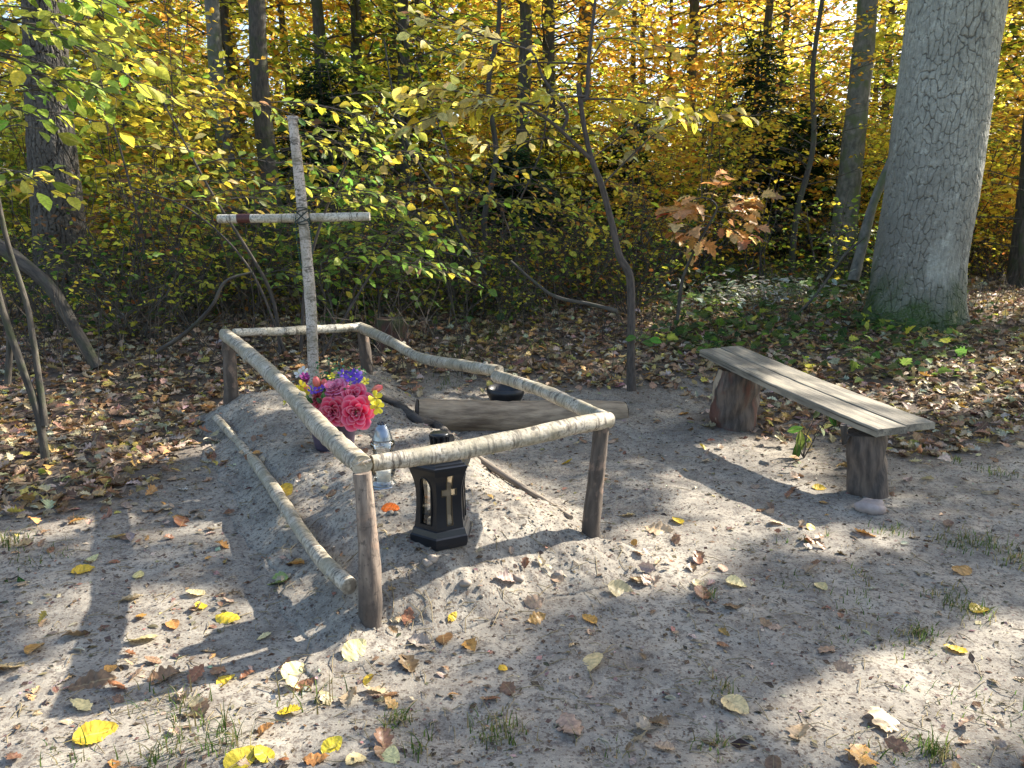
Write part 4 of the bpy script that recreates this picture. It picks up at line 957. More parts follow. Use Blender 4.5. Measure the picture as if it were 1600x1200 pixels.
def bigoak(name, label, axis, radf, zs, H, nth, nz, mat, seed, amp=.022, cu=11, cvs=.055, flare=None, mossf=None, patch=None, parent_loc=None, asp=2.0):
    t = thing(name, label, 'oak tree', parent_loc)
    th = np.linspace(0, 2*math.pi, nth, endpoint=False); z = np.linspace(0, 1, nz)
    TH, Zq = np.meshgrid(th, z); ax = smooth_path(axis, nz); r = np.interp(z, zs, radf)
    h = np.concatenate([[0], np.cumsum(np.linalg.norm(np.diff(ax, axis=0), axis=1))])
    HH = np.repeat(h[:, None], nth, 1); RR = np.repeat(r[:, None], nth, 1)
    # plates: wrap the angle by blending is avoided with an integer count of cells
    warp = .55*fbm(np.cos(TH)*3+5, HH*4+np.sin(TH)*3, seed, 5); N_ = int(cu*2)
    u = TH/(2*math.pi)*N_+warp*1.1; v = HH/ (2*math.pi*RR.mean()/N_)/asp+.9*fbm(np.cos(TH)*4+1, HH*5+np.sin(TH)*4, seed+40, 5)
    # periodic lattice in the angle
    iu = np.floor(u); d1 = np.full(u.shape, 9.); d2 = np.full(u.shape, 9.); iv = np.floor(v)
    for a in (-1, 0, 1):
        for b in (-1, 0, 1):
            wi = np.mod(iu+a, N_); jx = .5+.9*(_hash(wi, iv+b, seed)-.5); jy = .5+.9*(_hash(wi, iv+b, seed+7)-.5)
            d = np.hypot(u-(iu+a+jx), v-(iv+b+jy)); d2 = np.where(d < d1, d1, np.minimum(d2, d)); d1 = np.minimum(d1, d)
    cw_ = .04+.13*np.clip(.5+1.3*fbm(np.cos(TH)*5+2, HH*4+np.sin(TH)*5, seed+60, 3), .12, 1.3); ck = np.clip((d2-d1)/cw_, 0, 1)
    fine = .5+fbm(np.cos(TH)*14+9, HH*22+np.sin(TH)*14, seed+3, 3)
    sm = np.zeros_like(ck) if patch is None else patch(TH, HH)
    dis = amp*(ck-1)*(1-sm)+amp*.45*(fine-.5)
    rad = RR+dis+.03*RR*fbm(np.cos(TH)*1.2+3, np.sin(TH)*1.2+HH*.35, seed+5, 2)
    if flare is not None: rad = rad*(1+flare(TH, HH))
    X_ = ax[:, None, 0]+rad*np.cos(TH); Y_ = ax[:, None, 1]+rad*np.sin(TH); Z_ = ax[:, None, 2]+0*TH
    i = np.arange(nz-1)[:, None]*nth; j = np.arange(nth)[None]; j2 = (j+1) % nth
    F = np.stack([i+j, i+j2, i+nth+j2, i+nth+j], -1).reshape(-1, 4)
    ms = np.zeros_like(ck) if mossf is None else np.clip(mossf(TH, HH), 0, 1)
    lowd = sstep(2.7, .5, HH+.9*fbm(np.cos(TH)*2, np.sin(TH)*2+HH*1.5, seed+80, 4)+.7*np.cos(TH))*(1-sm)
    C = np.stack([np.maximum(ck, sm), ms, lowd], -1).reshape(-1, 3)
    B = np.stack([np.cos(TH)*RR, np.sin(TH)*RR, HH], -1).reshape(-1, 3)
    mb = MB(); mb.add(np.stack([X_, Y_, Z_], -1).reshape(-1, 3), [F], C, B); mb.build('trunk', mat, t); return t
DO = 9.0
def ctr(pxl, pxr, py): a = P(pxl, py, DO); b = P(pxr, py, DO); return (a+b)/2, np.linalg.norm(a-b)/2
rows = [(505, 1353, 1503), (470, 1362, 1500), (400, 1371, 1504), (300, 1388, 1522), (200, 1400, 1536), (100, 1414, 1549), (0, 1427, 1565), (-200, 1458, 1588), (-700, 1540, 1660)]
axis = []; rad = []
for py, a, b in rows:
    c, r_ = ctr(a, b, py); axis.append(c); rad.append(r_)
axis[0] = axis[0]-UP*.25; axis = np.array(axis); rad = np.array(rad); 
hh_ = np.linspace(0, 1, len(rows)); 
def fl1(TH, HH):
    k = np.clip(1-HH/.85, 0, 1)**2.4; return k*(.75*np.maximum(0, np.cos((TH-3.6)*1.0))**3+.34*np.maximum(0, np.cos(TH*5+1))+.02)
def ms1(TH, HH): return sstep(1.0, .25, HH+.5*fbm(np.cos(TH)*3, np.sin(TH)*3+HH*4, 77, 3))*sstep(-.9, .2, -np.cos(TH-.3)+.2)+.15*sstep(.9, .2, HH)
def pt1(TH, HH):   # bare smooth scar low on the side facing the bench
    a = np.mod(TH+math.pi, 2*math.pi)-math.pi; e = ((a+1.52)/.36)**2+((HH-.98)/.30)**2; return sstep(1.3, .7, e+1.1*fbm(a*6, HH*7, 5, 4))*.95
BIGM = barkmat('grey_oak_bark', (.42, .42, .36), (.29, .29, .245), (.06, .052, .042))
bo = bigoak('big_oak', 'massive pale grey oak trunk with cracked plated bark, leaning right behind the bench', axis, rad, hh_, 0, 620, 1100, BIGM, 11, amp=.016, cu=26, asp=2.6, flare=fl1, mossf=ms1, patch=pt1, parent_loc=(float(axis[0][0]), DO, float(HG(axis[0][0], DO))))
bo['_w'] = list(bo.location)
# crown of the big oak, high above the frame
def highcrown(t, pts, rgseed, palette, leafsz=.12, limbs=None):
    pass
# left rough oak
DL = 10.5
axl = []; rl = []
for py, a, b in ((500, 62, 168), (470, 64, 152), (400, 60, 136), (300, 52, 124), (200, 46, 112), (100, 42, 104), (0, 38, 96), (-300, 30, 80), (-700, 20, 60)):
    p0 = P(a, py, DL); p1 = P(b, py, DL); axl.append((p0+p1)/2); rl.append(np.linalg.norm(p1-p0)/2)
axl[0] = axl[0]-UP*.2
ROUGH = barkmat('dark_oak_bark', (.14, .125, .10), (.075, .065, .052), (.02, .017, .014))
lo = bigoak('rough_oak', 'dark oak trunk with deep rough bark at the left, half hidden by hanging green leaves', np.array(axl), np.array(rl), np.linspace(0, 1, 9), 0, 420, 800, ROUGH, 23, amp=.035, cu=15, asp=4.0, flare=lambda TH, HH: np.clip(1-HH/.8, 0, 1)**2*(.15+.1*np.cos(TH*4)), mossf=lambda TH, HH: .35*sstep(.8, .1, HH), parent_loc=(float(axl[0][0]), DL, float(HG(axl[0][0], DL))))
# ------------------------------------------------------------ the bent sapling in the middle
DS = 6.45
def PP(lst, D0, dd=0): return [P(x, y, D0+dd*i/max(1, len(lst)-1)) for i, (x, y) in enumerate(lst)]
sb = P(987, 597, DS)
sap = thing('bent_sapling', 'thin crooked young tree with yellow leaves standing behind the right end of the log', 'sapling', (float(sb[0]), float(sb[1]), gz(sb)))
T = MB()
main = [P(987, 610, DS), P(986, 560, DS), P(985, 440, DS), P(968, 400, DS), P(955, 345, DS), P(940, 290, DS), P(925, 250, DS), P(915, 210, DS), P(908, 160, DS), P(917, 150, DS)+0, P(920, 90, DS), P(930, 0, DS), P(940, -120, DS)]
tube(T, main, [.044, .037, .033, .029, .026, .024, .022, .020, .018, .017, .015, .012, .007], 12, bump=.09, dens=.03, seed=2)
tube(T, [P(908, 165, DS), P(905, 142, DS), P(904, 130, DS)], [.022, .02, .017], 8, bump=.1)
f1_ = PP([(922, 248), (895, 222), (860, 190), (820, 165)], DS, -.2); tube(T, f1_, [.020, .017, .013, .009], 8, bump=.08, dens=.04)
f2_ = PP([(878, 204), (886, 180), (868, 150), (848, 120), (830, 80), (790, 70), (700, 30), (655, 0)], DS, .3); tube(T, f2_, [.014, .015, .013, .012, .010, .009, .007, .005], 7, bump=.08, dens=.05)
T.build('trunk', BARK_S, sap)
W = MB(); LF = []; rs = np.random.default_rng(9)
def limb(lst, D, dd, r, leaf=.125, dens=.85, tw=.32, step=.06, spacing=.06, col=None, bare=.15):
    pts = smooth_path(PP(lst, D, dd), 10); tube(W, pts, np.linspace(r, .0025, 10), 5, cap=False); side = 1
    L = np.sum(np.linalg.norm(np.diff(pts, axis=0), axis=1)); n = int(L*(1-bare)/step)
    hue = rs.random()
    for k in range(n):
        f = bare+(1-bare)*(k+.5*rs.random())/max(1, n); q = f*9; i = min(int(q), 8); b = pts[i]+(pts[i+1]-pts[i])*(q-i); d = nrm(pts[i+1]-pts[i]); s_ = nrm(np.cross(d, UP))*side; side = -side
        td = nrm(d*.8+s_*rs.uniform(.3, .9)+UP*rs.normal(0, .15)); tl = tw*rs.uniform(.5, 1.2)*(1.2-f*.7); e = b+td*tl; tube(W, [b, (b+e)/2+UP*.01, e], [.003, .002, .0012], 3, cap=False)
        for j in range(max(1, int(tl/spacing))):
            if rs.random() > dens: continue
            g = (j+1)/max(1, int(tl/spacing)); sd = nrm(np.cross(td, UP))*(1 if j % 2 else -1)
            LF.append((b+td*tl*g, nrm(td*.7+sd*rs.uniform(.4, 1)+UP*rs.normal(-.35, .3)), nrm(UP*.8+rs.normal(0, .55, 3)), leaf*rs.uniform(.7, 1.15), hue))
limb([(915, 150), (880, 152), (800, 165), (720, 170), (640, 165)], DS, -.5, .010, dens=.9); limb([(848, 165), (780, 160), (700, 175), (645, 195)], DS-.2, -.4, .008, dens=.9)
limb([(918, 100), (870, 98), (780, 95), (690, 80), (620, 40)], DS, .3, .009, dens=.55); limb([(830, 80), (780, 62), (700, 45), (640, 20)], DS+.1, .3, .007, dens=.5)
limb([(912, 155), (960, 155), (1010, 160), (1050, 170), (1090, 175)], DS, -.4, .009, dens=.9); limb([(920, 100), (950, 60), (1010, 70), (1080, 75)], DS, .3, .007, dens=.4)
limb([(940, 290), (980, 250), (1030, 205), (1090, 185), (1190, 180)], DS, .2, .008, dens=.45); limb([(925, 248), (990, 200), (1040, 185), (1075, 190)], DS, -.3, .006, dens=.5)
limb([(926, 40), (960, 10), (1010, -30)], DS, 0, .007, dens=.5); limb([(900, 235), (850, 215), (790, 230), (740, 225)], DS, .3, .006, dens=.4); limb([(820, 165), (760, 150), (690, 140), (640, 150)], DS-.2, -.3, .006, dens=.9)
W.build('branches', BARK_S, sap); C = MB(); leafpack(C, LF, [T_OV, T_OV2], [YEL, PYE, PYE, (.80, .62, .14), YEL]); C.build('crown', ML, sap)
mb = MB(); g = P(992, 535, DS-.05)
sprig = []
for px, py, a in ((1003, 535, .2), (1014, 530, -.3), (995, 528, 2.6)): sprig.append((P(px, py, DS-.1), dirv(a, -.2), nrm(np.array([0, -.8, .6])), .11, 0))
leafpack(mb, sprig, T_OV, [(.10, .30, .04)]); tube(mb, [P(987, 520, DS), P(1000, 526, DS-.1), P(1016, 532, DS-.1)], .002, 4, col=(.1, .15, .04)); mb.build('green_sprig', ML, sap)
# ------------------------------------------------------------ young oak with orange leaves
so_ = P(1062, 470, 8.3); yo = thing('oak_sapling', 'small young oak with large orange leaves between the bent sapling and the big oak', 'sapling', (float(so_[0]), 8.3, float(HG(so_[0], 8.3))))
T = MB(); tube(T, PP([(1058, 500), (1064, 450), (1070, 425), (1088, 385), (1108, 350), (1120, 325), (1110, 312), (1095, 308)], 8.3), [.022, .02, .018, .015, .013, .011, .009, .006], 7, bump=.1, dens=.05)
tube(T, PP([(1097, 310), (1096, 280), (1098, 255)], 8.3), [.007, .005, .003], 5); T.build('trunk', BARK_D, yo)
W = MB(); LF = []
for (a, b) in (((1120, 325), (1190, 305)), ((1115, 340), (1040, 330)), ((1105, 355), (1050, 365)), ((1120, 330), (1180, 345)), ((1110, 312), (1130, 280)), ((1112, 345), (1160, 370)), ((1098, 308), (1060, 325)), ((1120, 325), (1165, 320)), ((1100, 365), (1085, 385))):
    p0 = P(*a, 8.3); p1 = P(*b, 8.3-rs.uniform(-.2, .4)); tube(W, [p0, (p0+p1)/2+UP*.02, p1], [.006, .004, .003], 4, cap=False); d = nrm(p1-p0)
    for j in range(10):
        p = p0+(p1-p0)*rs.uniform(.35, 1.08)+rs.normal(0, .04, 3); az = rs.uniform(0, 6.28)
        LF.append((p, nrm(d*.6+dirv(az, -.35)), nrm(UP+[0, -.5, 0]+rs.normal(0, .35, 3)), rs.uniform(.14, .21), rs.random()))
W.build('branches', BARK_D, yo); C = MB(); leafpack(C, LF, [T_MAP, T_OAK], [(.86, .48, .17), (.82, .38, .12), (.82, .56, .24), (.72, .38, .18)]); C.build('crown', ML, yo)
# ------------------------------------------------------------ leafy shrubs and hanging branches near the camera
def handshrub(name, label, base_px, D, stems, limbs, palette, leaf=.11, dens=.85, bark=BARK_S, tw=.3, step=.12, spacing=.08, wts=None, cat='shrub'):
    global W, LF
    b = P(*base_px, D); t = thing(name, label, cat, (float(b[0]), D, gz(b)))
    T = MB()
    for lst, dd, r0, r1 in stems:
        pts = PP(lst, D, dd); tube(T, pts, np.linspace(r0, r1, len(pts)), 8, bump=.08, dens=.05, seed=int(lst[0][0]) % 17)
    T.build('stems', bark, t); W = MB(); LF = []
    for lst, dd, r in limbs: limb(lst, D, dd, r, leaf=leaf, dens=dens, tw=tw, step=step, spacing=spacing, bare=.05)
    W.build('branches', bark, t); C = MB(); leafpack(C, LF, [T_OV, T_OV, T_OV2], palette, wts); C.build('foliage', ML, t); return t
rr_ = np.random.default_rng(77)
def sweep(n, x0, x1, y0, y1, length, slope, rr=.006, rev=False):
    out = []
    for _ in range(n):
        x = rr_.uniform(x0, x1); y = rr_.uniform(y0, y1); L = length*rr_.uniform(.6, 1.2); sg = -1 if rev else 1; s = slope+rr_.normal(0, .12)
        out.append(([(x, y), (x+sg*L*.35, y+L*.35*s-8), (x+sg*L*.7, y+L*.7*s), (x+sg*L, y+L*s+14)], rr_.uniform(-.6, .6), rr))
    return out
# hazel behind the cross: leafy wall
handshrub('hazel_shrub', 'broad hazel bush with yellow and green leaves spreading behind the cross', (470, 585), 7.6,
  [([(440, 560), (420, 450), (330, 300), (250, 150)], .4, .022, .008), ([(470, 560), (480, 430), (520, 300), (600, 150)], .3, .02, .007), ([(500, 560), (560, 460), (640, 330), (760, 420)][:3], .3, .018, .006), ([(450, 560), (390, 420), (300, 330), (200, 290)], .1, .015, .005)],
  sweep(11, 180, 520, 225, 335, 180, .05)+sweep(5, 200, 440, 140, 220, 170, .08)+sweep(12, 440, 640, 150, 330, 150, .1)+sweep(7, 480, 640, 300, 430, 130, .15)+sweep(6, 300, 460, 250, 340, 130, .1), [YEL, YGR, (.30, .42, .07), PYE, YGR, (.20, .36, .06)], leaf=.120, dens=.65, step=.11)
handshrub('green_shrub', 'low green leaved shrub growing right behind the back rail of the enclosure', (560, 500), 8.2,
  [([(540, 505), (560, 440), (610, 370), (650, 330)], .2, .014, .006), ([(520, 505), (500, 430), (520, 380)], .1, .012, .005), ([(590, 505), (600, 450), (660, 420)], -.1, .01, .004)],
  sweep(16, 480, 640, 350, 495, 110, .05)+sweep(8, 560, 600, 330, 480, 90, .1, rev=True)+sweep(6, 380, 470, 420, 500, 100, .0), [GRN, (.26, .42, .07), YGR, (.22, .36, .06), (.12, .22, .05)], leaf=.105, dens=.85)
handshrub('hazel_shrub', 'tall yellow leaved hazel bush rising between the cross and the bent sapling', (730, 470), 9.6,
  [([(740, 470), (720, 360), (700, 240), (650, 100)], .3, .02, .007), ([(750, 470), (790, 360), (840, 250), (860, 150)], .2, .018, .006)],
  sweep(14, 600, 800, 120, 330, 150, .08)+sweep(10, 760, 900, 200, 400, 130, .12)+sweep(8, 640, 860, 320, 430, 120, .1), [YEL, YGR, YEL, GOL, YGR], leaf=.115, dens=.7, step=.12)
handshrub('hazel_shrub', 'yellow green hazel bush rising between the rough oak and the cross', (230, 480), 9.3,
  [([(240, 490), (220, 360), (190, 240), (150, 100)], .3, .02, .007), ([(250, 490), (280, 380), (320, 300)], .2, .016, .006)],
  sweep(12, 130, 260, 60, 300, 130, .1)+sweep(10, 150, 330, 280, 430, 130, .1), [YGR, YEL, GOL, ORA, YGR], leaf=.11, dens=.7, step=.12)
# left overhanging young trees close to the path
handshrub('overhanging_sapling', 'young twin stemmed tree at the left edge with drooping green and yellow leaves', (60, 640), 4.9,
  [([(75, 745), (60, 650), (30, 560), (0, 470), (-30, 330), (-60, 100)], 0, .028, .016), ([(70, 665), (62, 600), (50, 520), (40, 470), (12, 380), (-5, 300), (-30, 150)], .2, .024, .012), ([(12, 600), (14, 520), (-5, 430), (-30, 300)], .1, .022, .012)],
  sweep(17, -60, 60, -40, 110, 190, .18)+sweep(7, -50, 30, 70, 190, 150, .2)+sweep(5, 60, 140, 30, 150, 110, .25)+sweep(4, -20, 20, 200, 300, 90, .1), [(.30, .42, .06), YGR, (.20, .32, .05), YGR, (.24, .38, .06), YEL], leaf=.115, dens=.8, cat='young tree', bark=BARK_D, spacing=.075, step=.11)
# long thin bare branches crossing the view
def wand(name, label, lst, D, dd, r0, r1, bark=BARK_D, cat='branch'):
    mb = MB(); tube(mb, PP(lst, D, dd), np.linspace(r0, r1, len(lst)), 7, bump=.1, dens=.06, seed=int(lst[0][0]) % 13); return tag(mb.build(name, bark), label, cat)
wand('fallen_branch', 'thin dark branch sloping down to the foot of the bent sapling', [(798, 408), (840, 445), (872, 465), (920, 475), (965, 486)], 7.6, -.6, .012, .022)
wand('leaning_trunk', 'dark mossy dead trunk leaning against the left side, its foot in the leaves', [(-40, 360), (20, 400), (80, 450), (120, 520), (152, 575)], 7.4, -.2, .065, .060, BARK_D, 'dead trunk')
wand('leaning_trunk', 'slender leaning trunk just left of the foot of the big grey oak', [(1333, 440), (1345, 390), (1362, 325), (1392, 250), (1420, 170)], 9.8, .5, .075, .045, BARK_G, 'dead trunk')
wand('fallen_branch', 'thin branch rising from the leaves towards the big grey oak', [(1230, 500), (1262, 475), (1290, 440), (1318, 400), (1350, 372)], 8.6, .4, .016, .012)
wand('fallen_branch', 'long slim dark stem slanting above the right rail of the enclosure', [(760, 430), (735, 395), (690, 310), (640, 230), (615, 150), (600, 60)], 8.8, .5, .018, .008)
wand('fallen_branch', 'thin dark branch lying level behind the right rail', [(600, 395), (660, 392), (720, 400), (745, 410)], 8.8, 0, .014, .01)
wand('fallen_branch', 'dark twisted branch rising behind the left corner of the enclosure', [(245, 550), (290, 520), (330, 480), (352, 440), (395, 425)], 7.0, .3, .022, .010)
# stump
st = P(610, 522, 7.9); mb = MB(); s0 = np.array([st[0], 7.9, float(HG(st[0], 7.9))]); tube(mb, [s0-UP*.1, s0+UP*.12, s0+UP*.30], [.19, .165, .15], 18, bump=.2, dens=.03, seed=4)
tag(mb.build('stump', woodmat('red_stump', (.12, .05, .035), (.04, .025, .02), 30, 6, .9, .02, moss=(.04, .06, .02))), 'low reddish rotten stump behind the far corner post', 'stump')
# green leafy sprout under the bench, small plants
def sprout(name, label, px, py, lst, palette, seed, leaf=.12, tpl=T_OV, parentD=None, cat='plant'):
    g0_ = G(px, py); t = thing(name, label, cat, g0_); mb = MB(); L = []; D = g0_[1]; r = np.random.default_rng(seed)
    for (x, y, az, sz) in lst:
        p = P(x, y, D+r.normal(0, .03)); tube(mb, [g0_, (g0_+p)/2+r.normal(0, .01, 3), p], [.004, .003, .0015], 5); L.append((p, dirv(az, r.uniform(-1.2, -.3)), nrm(np.array([r.normal(0, .5), -1, .5])), sz, r.random()))
    mb.build('stem', BARK_S, t); c = MB(); leafpack(c, L, tpl, palette); c.build('leaves', ML, t); return t
sprout('sprout', 'glossy green leafy sprout growing under the middle of the bench seat', 1256, 716, [(1250, 672, 4.6, .15), (1262, 684, 1.2, .09), (1296, 648, 4.9, .10), (1280, 664, 5, .09), (1256, 668, 2.6, .12), (1280, 640, 4.0, .09), (1245, 690, 4.4, .14)], [(.04, .12, .03), (.08, .18, .03), (.16, .26, .05)], 3, tpl=T_OV2)
sprout('seedling', 'tiny green seedling on the leaf litter at the left edge, lower one', 50, 742, [(38, 740, 3, .08), (60, 732, 0, .07), (48, 755, 5, .08), (80, 745, .4, .06)], [(.16, .24, .05), (.3, .33, .05)], 4, cat='seedling')
sprout('seedling', 'small green leaf seedling at the left edge of the sand', 18, 905, [(12, 905, 3, .09), (28, 900, 0, .08)], [(.04, .16, .03)], 5, cat='seedling')
# ------------------------------------------------------------ ground cover under the trees
def scatter(n, x0, x1, y0, y1, f):
    x = rng.uniform(x0, x1, n); y = rng.uniform(y0, y1, n); k = rng.random(n) < f(x, y); return x[k], y[k]
def pixmask(x, y, z=None):
    return proj(np.stack([x, y, HG(x, y)], -1))
def ivyf(x, y):
    px, py = pixmask(x, y); px = np.nan_to_num(px, nan=-999); py = np.nan_to_num(py, nan=-999)
    a = sstep(980, 1060, px)*sstep(1420, 1330, px)*sstep(590, 540, py)*sstep(395, 430, py)
    b = .6*sstep(1180, 1240, px)*sstep(1600, 1450, px)*sstep(650, 590, py)*sstep(470, 520, py)
    c = .5*sstep(0, 200, px)*sstep(1000, 800, px)*sstep(560, 500, py)*sstep(350, 400, py)*(vnoise(x*.9, y*.9, 61) > .05)
    return np.clip(a+b+c, 0, 1)*(.25+1.1*np.clip(fbm(x*1.3, y*1.3, 62, 3)+.3, 0, 1))
x, y = scatter(26000, -9, 9, 6.6, 15, ivyf); k = len(x)
z = HG(x, y)+rng.uniform(.03, .28, k)*(.4+vnoise(x*2, y*2, 63)+.5)
mb = MB(); W_ = MB()
leaves(mb, T_MAP, np.stack([x, y, z], 1), rng.normal(0, 1, (k, 3))*[1, 1, .3], rng.normal(0, .45, (k, 3))+UP, rng.uniform(.06, .13, k), pal([DGR, GRN, (.07, .14, .04), (.16, .24, .06), YGR, (.30, .33, .22)], k, .2, [4, 4, 4, 2, 1, 1]))
tag(mb.build('ground_cover', ML, None), 'dark green bramble and ivy leaves carpeting the ground below the trees', kind='stuff')
# thin dead twigs and stems of the undergrowth
mb = MB(); n = 0
while n < 2600:
    D = 7.0+9*rng.random()**1.3; px = rng.uniform(-50, 1650); 
    if px > 1000 and D < 8.4: continue
    if px > 640 and D < 8.0 and rng.random() < .8: continue
    b = pos(px, D); h = rng.uniform(.15, 1.3)*(1 if px < 1000 else .5); d = nrm(rng.normal(0, .45, 3)+UP) if rng.random() < .7 else nrm(rng.normal(0, 1, 3)*[1, 1, .25]+UP*.15)
    m_ = b+d*h*.5+rng.normal(0, .05, 3); e = b+d*h+rng.normal(0, .1, 3)
    tube(mb, [b-UP*.02, m_, e], [rng.uniform(.003, .007), .003, .0015], 3, cap=False); n += 1
    if rng.random() < .6: s = m_; tube(mb, [s, s+nrm(d+rng.normal(0, .6, 3))*h*.4], [.0025, .001], 3, cap=False)
tag(mb.build('undergrowth_twigs', woodmat('twig_bark', (.11, .09, .07), (.03, .025, .02), 40, 10, .3)), 'tangle of thin bare stems and dead twigs below the trees', kind='stuff')
# small pine branch on the litter at the left, pale dead plant behind the enclosure
def tuft(mb, c, n, L, spread, cols, wd=.0022, up=1.0, seed=0):
    r = np.random.default_rng(seed)
    for _ in range(n):
        a = r.uniform(0, 6.28); l = L*r.uniform(.5, 1.2); b = np.array(c)+np.array([r.normal(0, spread*.4), r.normal(0, spread*.4), 0]); b[2] = gz(b)-.003
        o_ = np.array([math.cos(a), math.sin(a), 0]); s_ = np.array([-math.sin(a), math.cos(a), 0])*wd*r.uniform(.6, 1.3); k = r.uniform(.3, 1.3)
        V = []; 
        for q in (0, .35, .7, 1.): p = b+o_*l*k*q*q*.8+UP*l*up*(q-.45*q*q*k); w_ = s_*(1-q*.85); V += [p-w_, p+w_]
        mb.add(V, [[0, 1, 3, 2], [2, 3, 5, 4], [4, 5, 7, 6]], np.array(cols[r.integers(len(cols))])*r.uniform(.7, 1.2))
# ------------------------------------------------------------ grass
GR = [(.10, .19, .04), (.16, .24, .06), (.30, .27, .12), (.38, .32, .17), (.07, .14, .03)]
mb = MB()
for k, (px, py, n, L, sp) in enumerate(((620, 1128, 50, .06, .07), (655, 1165, 22, .07, .10), (770, 1140, 60, .055, .10), (800, 1155, 34, .05, .08), (1465, 1180, 70, .06, .07), (300, 1150, 50, .07, .16), (355, 1165, 45, .09, .10), (250, 1185, 40, .08, .14), (480, 1090, 26, .10, .16), (270, 1110, 50, .07, .17), (1440, 990, 40, .06, .06), (1450, 1000, 30, .05, .12), (1290, 838, 14, .05, .03), (1530, 845, 70, .06, .16), (1490, 850, 70, .06, .16), (1560, 860, 50, .07, .15), (1395, 832, 40, .06, .12), (1330, 990, 30, .04, .2), (1350, 900, 24, .04, .1), (1480, 935, 60, .05, .14), (1515, 955, 60, .07, .13), (1590, 880, 60, .06, .15), (1130, 1080, 30, .05, .07), (1110, 930, 22, .05, .05), (1240, 845, 16, .04, .08), (1120, 1165, 30, .05, .09), (1420, 1000, 40, .045, .2), (20, 850, 50, .08, .10), (60, 870, 40, .06, .2), (1340, 935, 30, .04, .15), (1250, 910, 20, .04, .2), (1390, 1180, 40, .04, .15), (1520, 1100, 60, .04, .3), (1560, 740, 60, .06, .2), (1430, 700, 60, .06, .15), (1490, 720, 40, .05, .15), (950, 1180, 20, .04, .1), (110, 1190, 30, .05, .15), (700, 600, 50, .10, .2), (730, 560, 120, .16, .35), (770, 530, 140, .2, .4), (840, 545, 80, .15, .4))):
    tuft(mb, G(px, py), int(n*1.1), L*1.1, sp, GR, .0026, seed=k)
tag(mb.build('grass', MLF), 'sparse short grass growing in tufts out of the trodden sand', kind='stuff')
for nm, lab, px, py, n, L, sp, cols in (('pine_branch', 'dark green pine twig with needles lying on the leaves near the left post', 225, 592, 260, .13, .30, [(.02, .07, .035), (.03, .10, .04)]), ('dead_plant', 'pale dried leafy twig lying behind the back rail of the enclosure', 755, 515, 60, .2, .25, [(.5, .48, .42), (.4, .36, .28)])):
    mb = MB(); tuft(mb, G(px, py), n, L, sp, cols, .003, .45, 5); tag(mb.build(nm, MLF), lab, 'twig')
# pale reflecting foliage on the ground right of the young oak
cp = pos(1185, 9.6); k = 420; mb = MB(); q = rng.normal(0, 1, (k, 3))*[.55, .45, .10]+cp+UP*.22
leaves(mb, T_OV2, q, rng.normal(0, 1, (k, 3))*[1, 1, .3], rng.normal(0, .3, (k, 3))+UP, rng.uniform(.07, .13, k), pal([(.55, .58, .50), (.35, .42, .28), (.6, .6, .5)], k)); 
for i in range(60): tube(mb, [cp+np.array([rng.normal(0, .45), rng.normal(0, .4), -.05]), q[i]], [.003, .002], 3, col=(.2, .15, .1), cap=False)
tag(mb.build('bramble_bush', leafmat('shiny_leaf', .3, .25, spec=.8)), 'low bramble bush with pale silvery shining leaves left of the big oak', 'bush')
# ------------------------------------------------------------ leaf litter
LC = [(.42, .28, .16), (.29, .17, .09), (.48, .36, .23), (.54, .33, .12), (.17, .10, .06), (.64, .49, .12), (.54, .46, .34)]; LWT = [5, 3.6, 6, 2.2, 2.4, 1.5, 3]
mb = MB()
def litter(n, x0, x1, y0, y1, s0, s1, f, lift=.03):
    x, y = scatter(n, x0, x1, y0, y1, f); k = len(x)
    tilt = rng.normal(0, .42, (k, 3))*[1, 1, .1]+UP; z = HG(x, y)+.004+rng.random(k)**2*lift
    col = pal(LC, k, .2, LWT); which = rng.integers(0, 6, k); s = rng.uniform(s0, s1, k); A = rng.normal(0, 1, (k, 3))*[1, 1, .12]
    for q, tp in enumerate((T_OAK, T_OAK2, T_OAK3, T_OAK2, T_OV2, T_MAP)):
        i = which == q; leaves(mb, tp, np.stack([x, y, z], 1)[i], A[i], tilt[i], s[i]*(1 if q < 4 else .75), col[i])
litter(52000, -8.5, 8.5, 3.0, 11, .06, .13, lambda x, y: np.where(cover(x, y) > .5, 1, cover(x, y)**1.5*.8)*.93*(np.abs(x) < y*.78+.6), .055)
litter(34000, -14, 14, 11, 19, .10, .17, lambda x, y: .8*(np.abs(x) < y*.75+1), .07)
litter(16000, -26, 26, 19, 36, .16, .28, lambda x, y: .7*(np.abs(x) < y*.72+1), .09)
def sandleaf(x, y):
    px, py = pixmask(x, y); px = np.nan_to_num(px, nan=9e3); return (cover(x, y) < .5)*(.06+.22*sstep(420, 60, px)+.12*sstep(.1, .35, fbm(x*2.5, y*2.5, 55, 3)))*(np.abs(x) < y*.78+.6)
x, y = scatter(6500, -4.5, 5, 1.5, 7.5, sandleaf); k = len(x); wq = rng.integers(0, 4, k); sq = rng.uniform(.025, .06, k); cq = pal(LC, k, .2, LWT); Aq = rng.normal(0, 1, (k, 3))*[1, 1, .12]; tq = rng.normal(0, .35, (k, 3))*[1, 1, .1]+UP
for q, tp in enumerate((T_OAK2, T_OAK3, T_OV2, T_OAK)):
    i = wq == q; leaves(mb, tp, np.stack([x, y, HT(x, y)+.005], 1)[i], Aq[i], tq[i], sq[i], cq[i])
tag(mb.build('leaf_litter', ML_LIT), 'thick layer of brown fallen oak and beech leaves', kind='stuff')
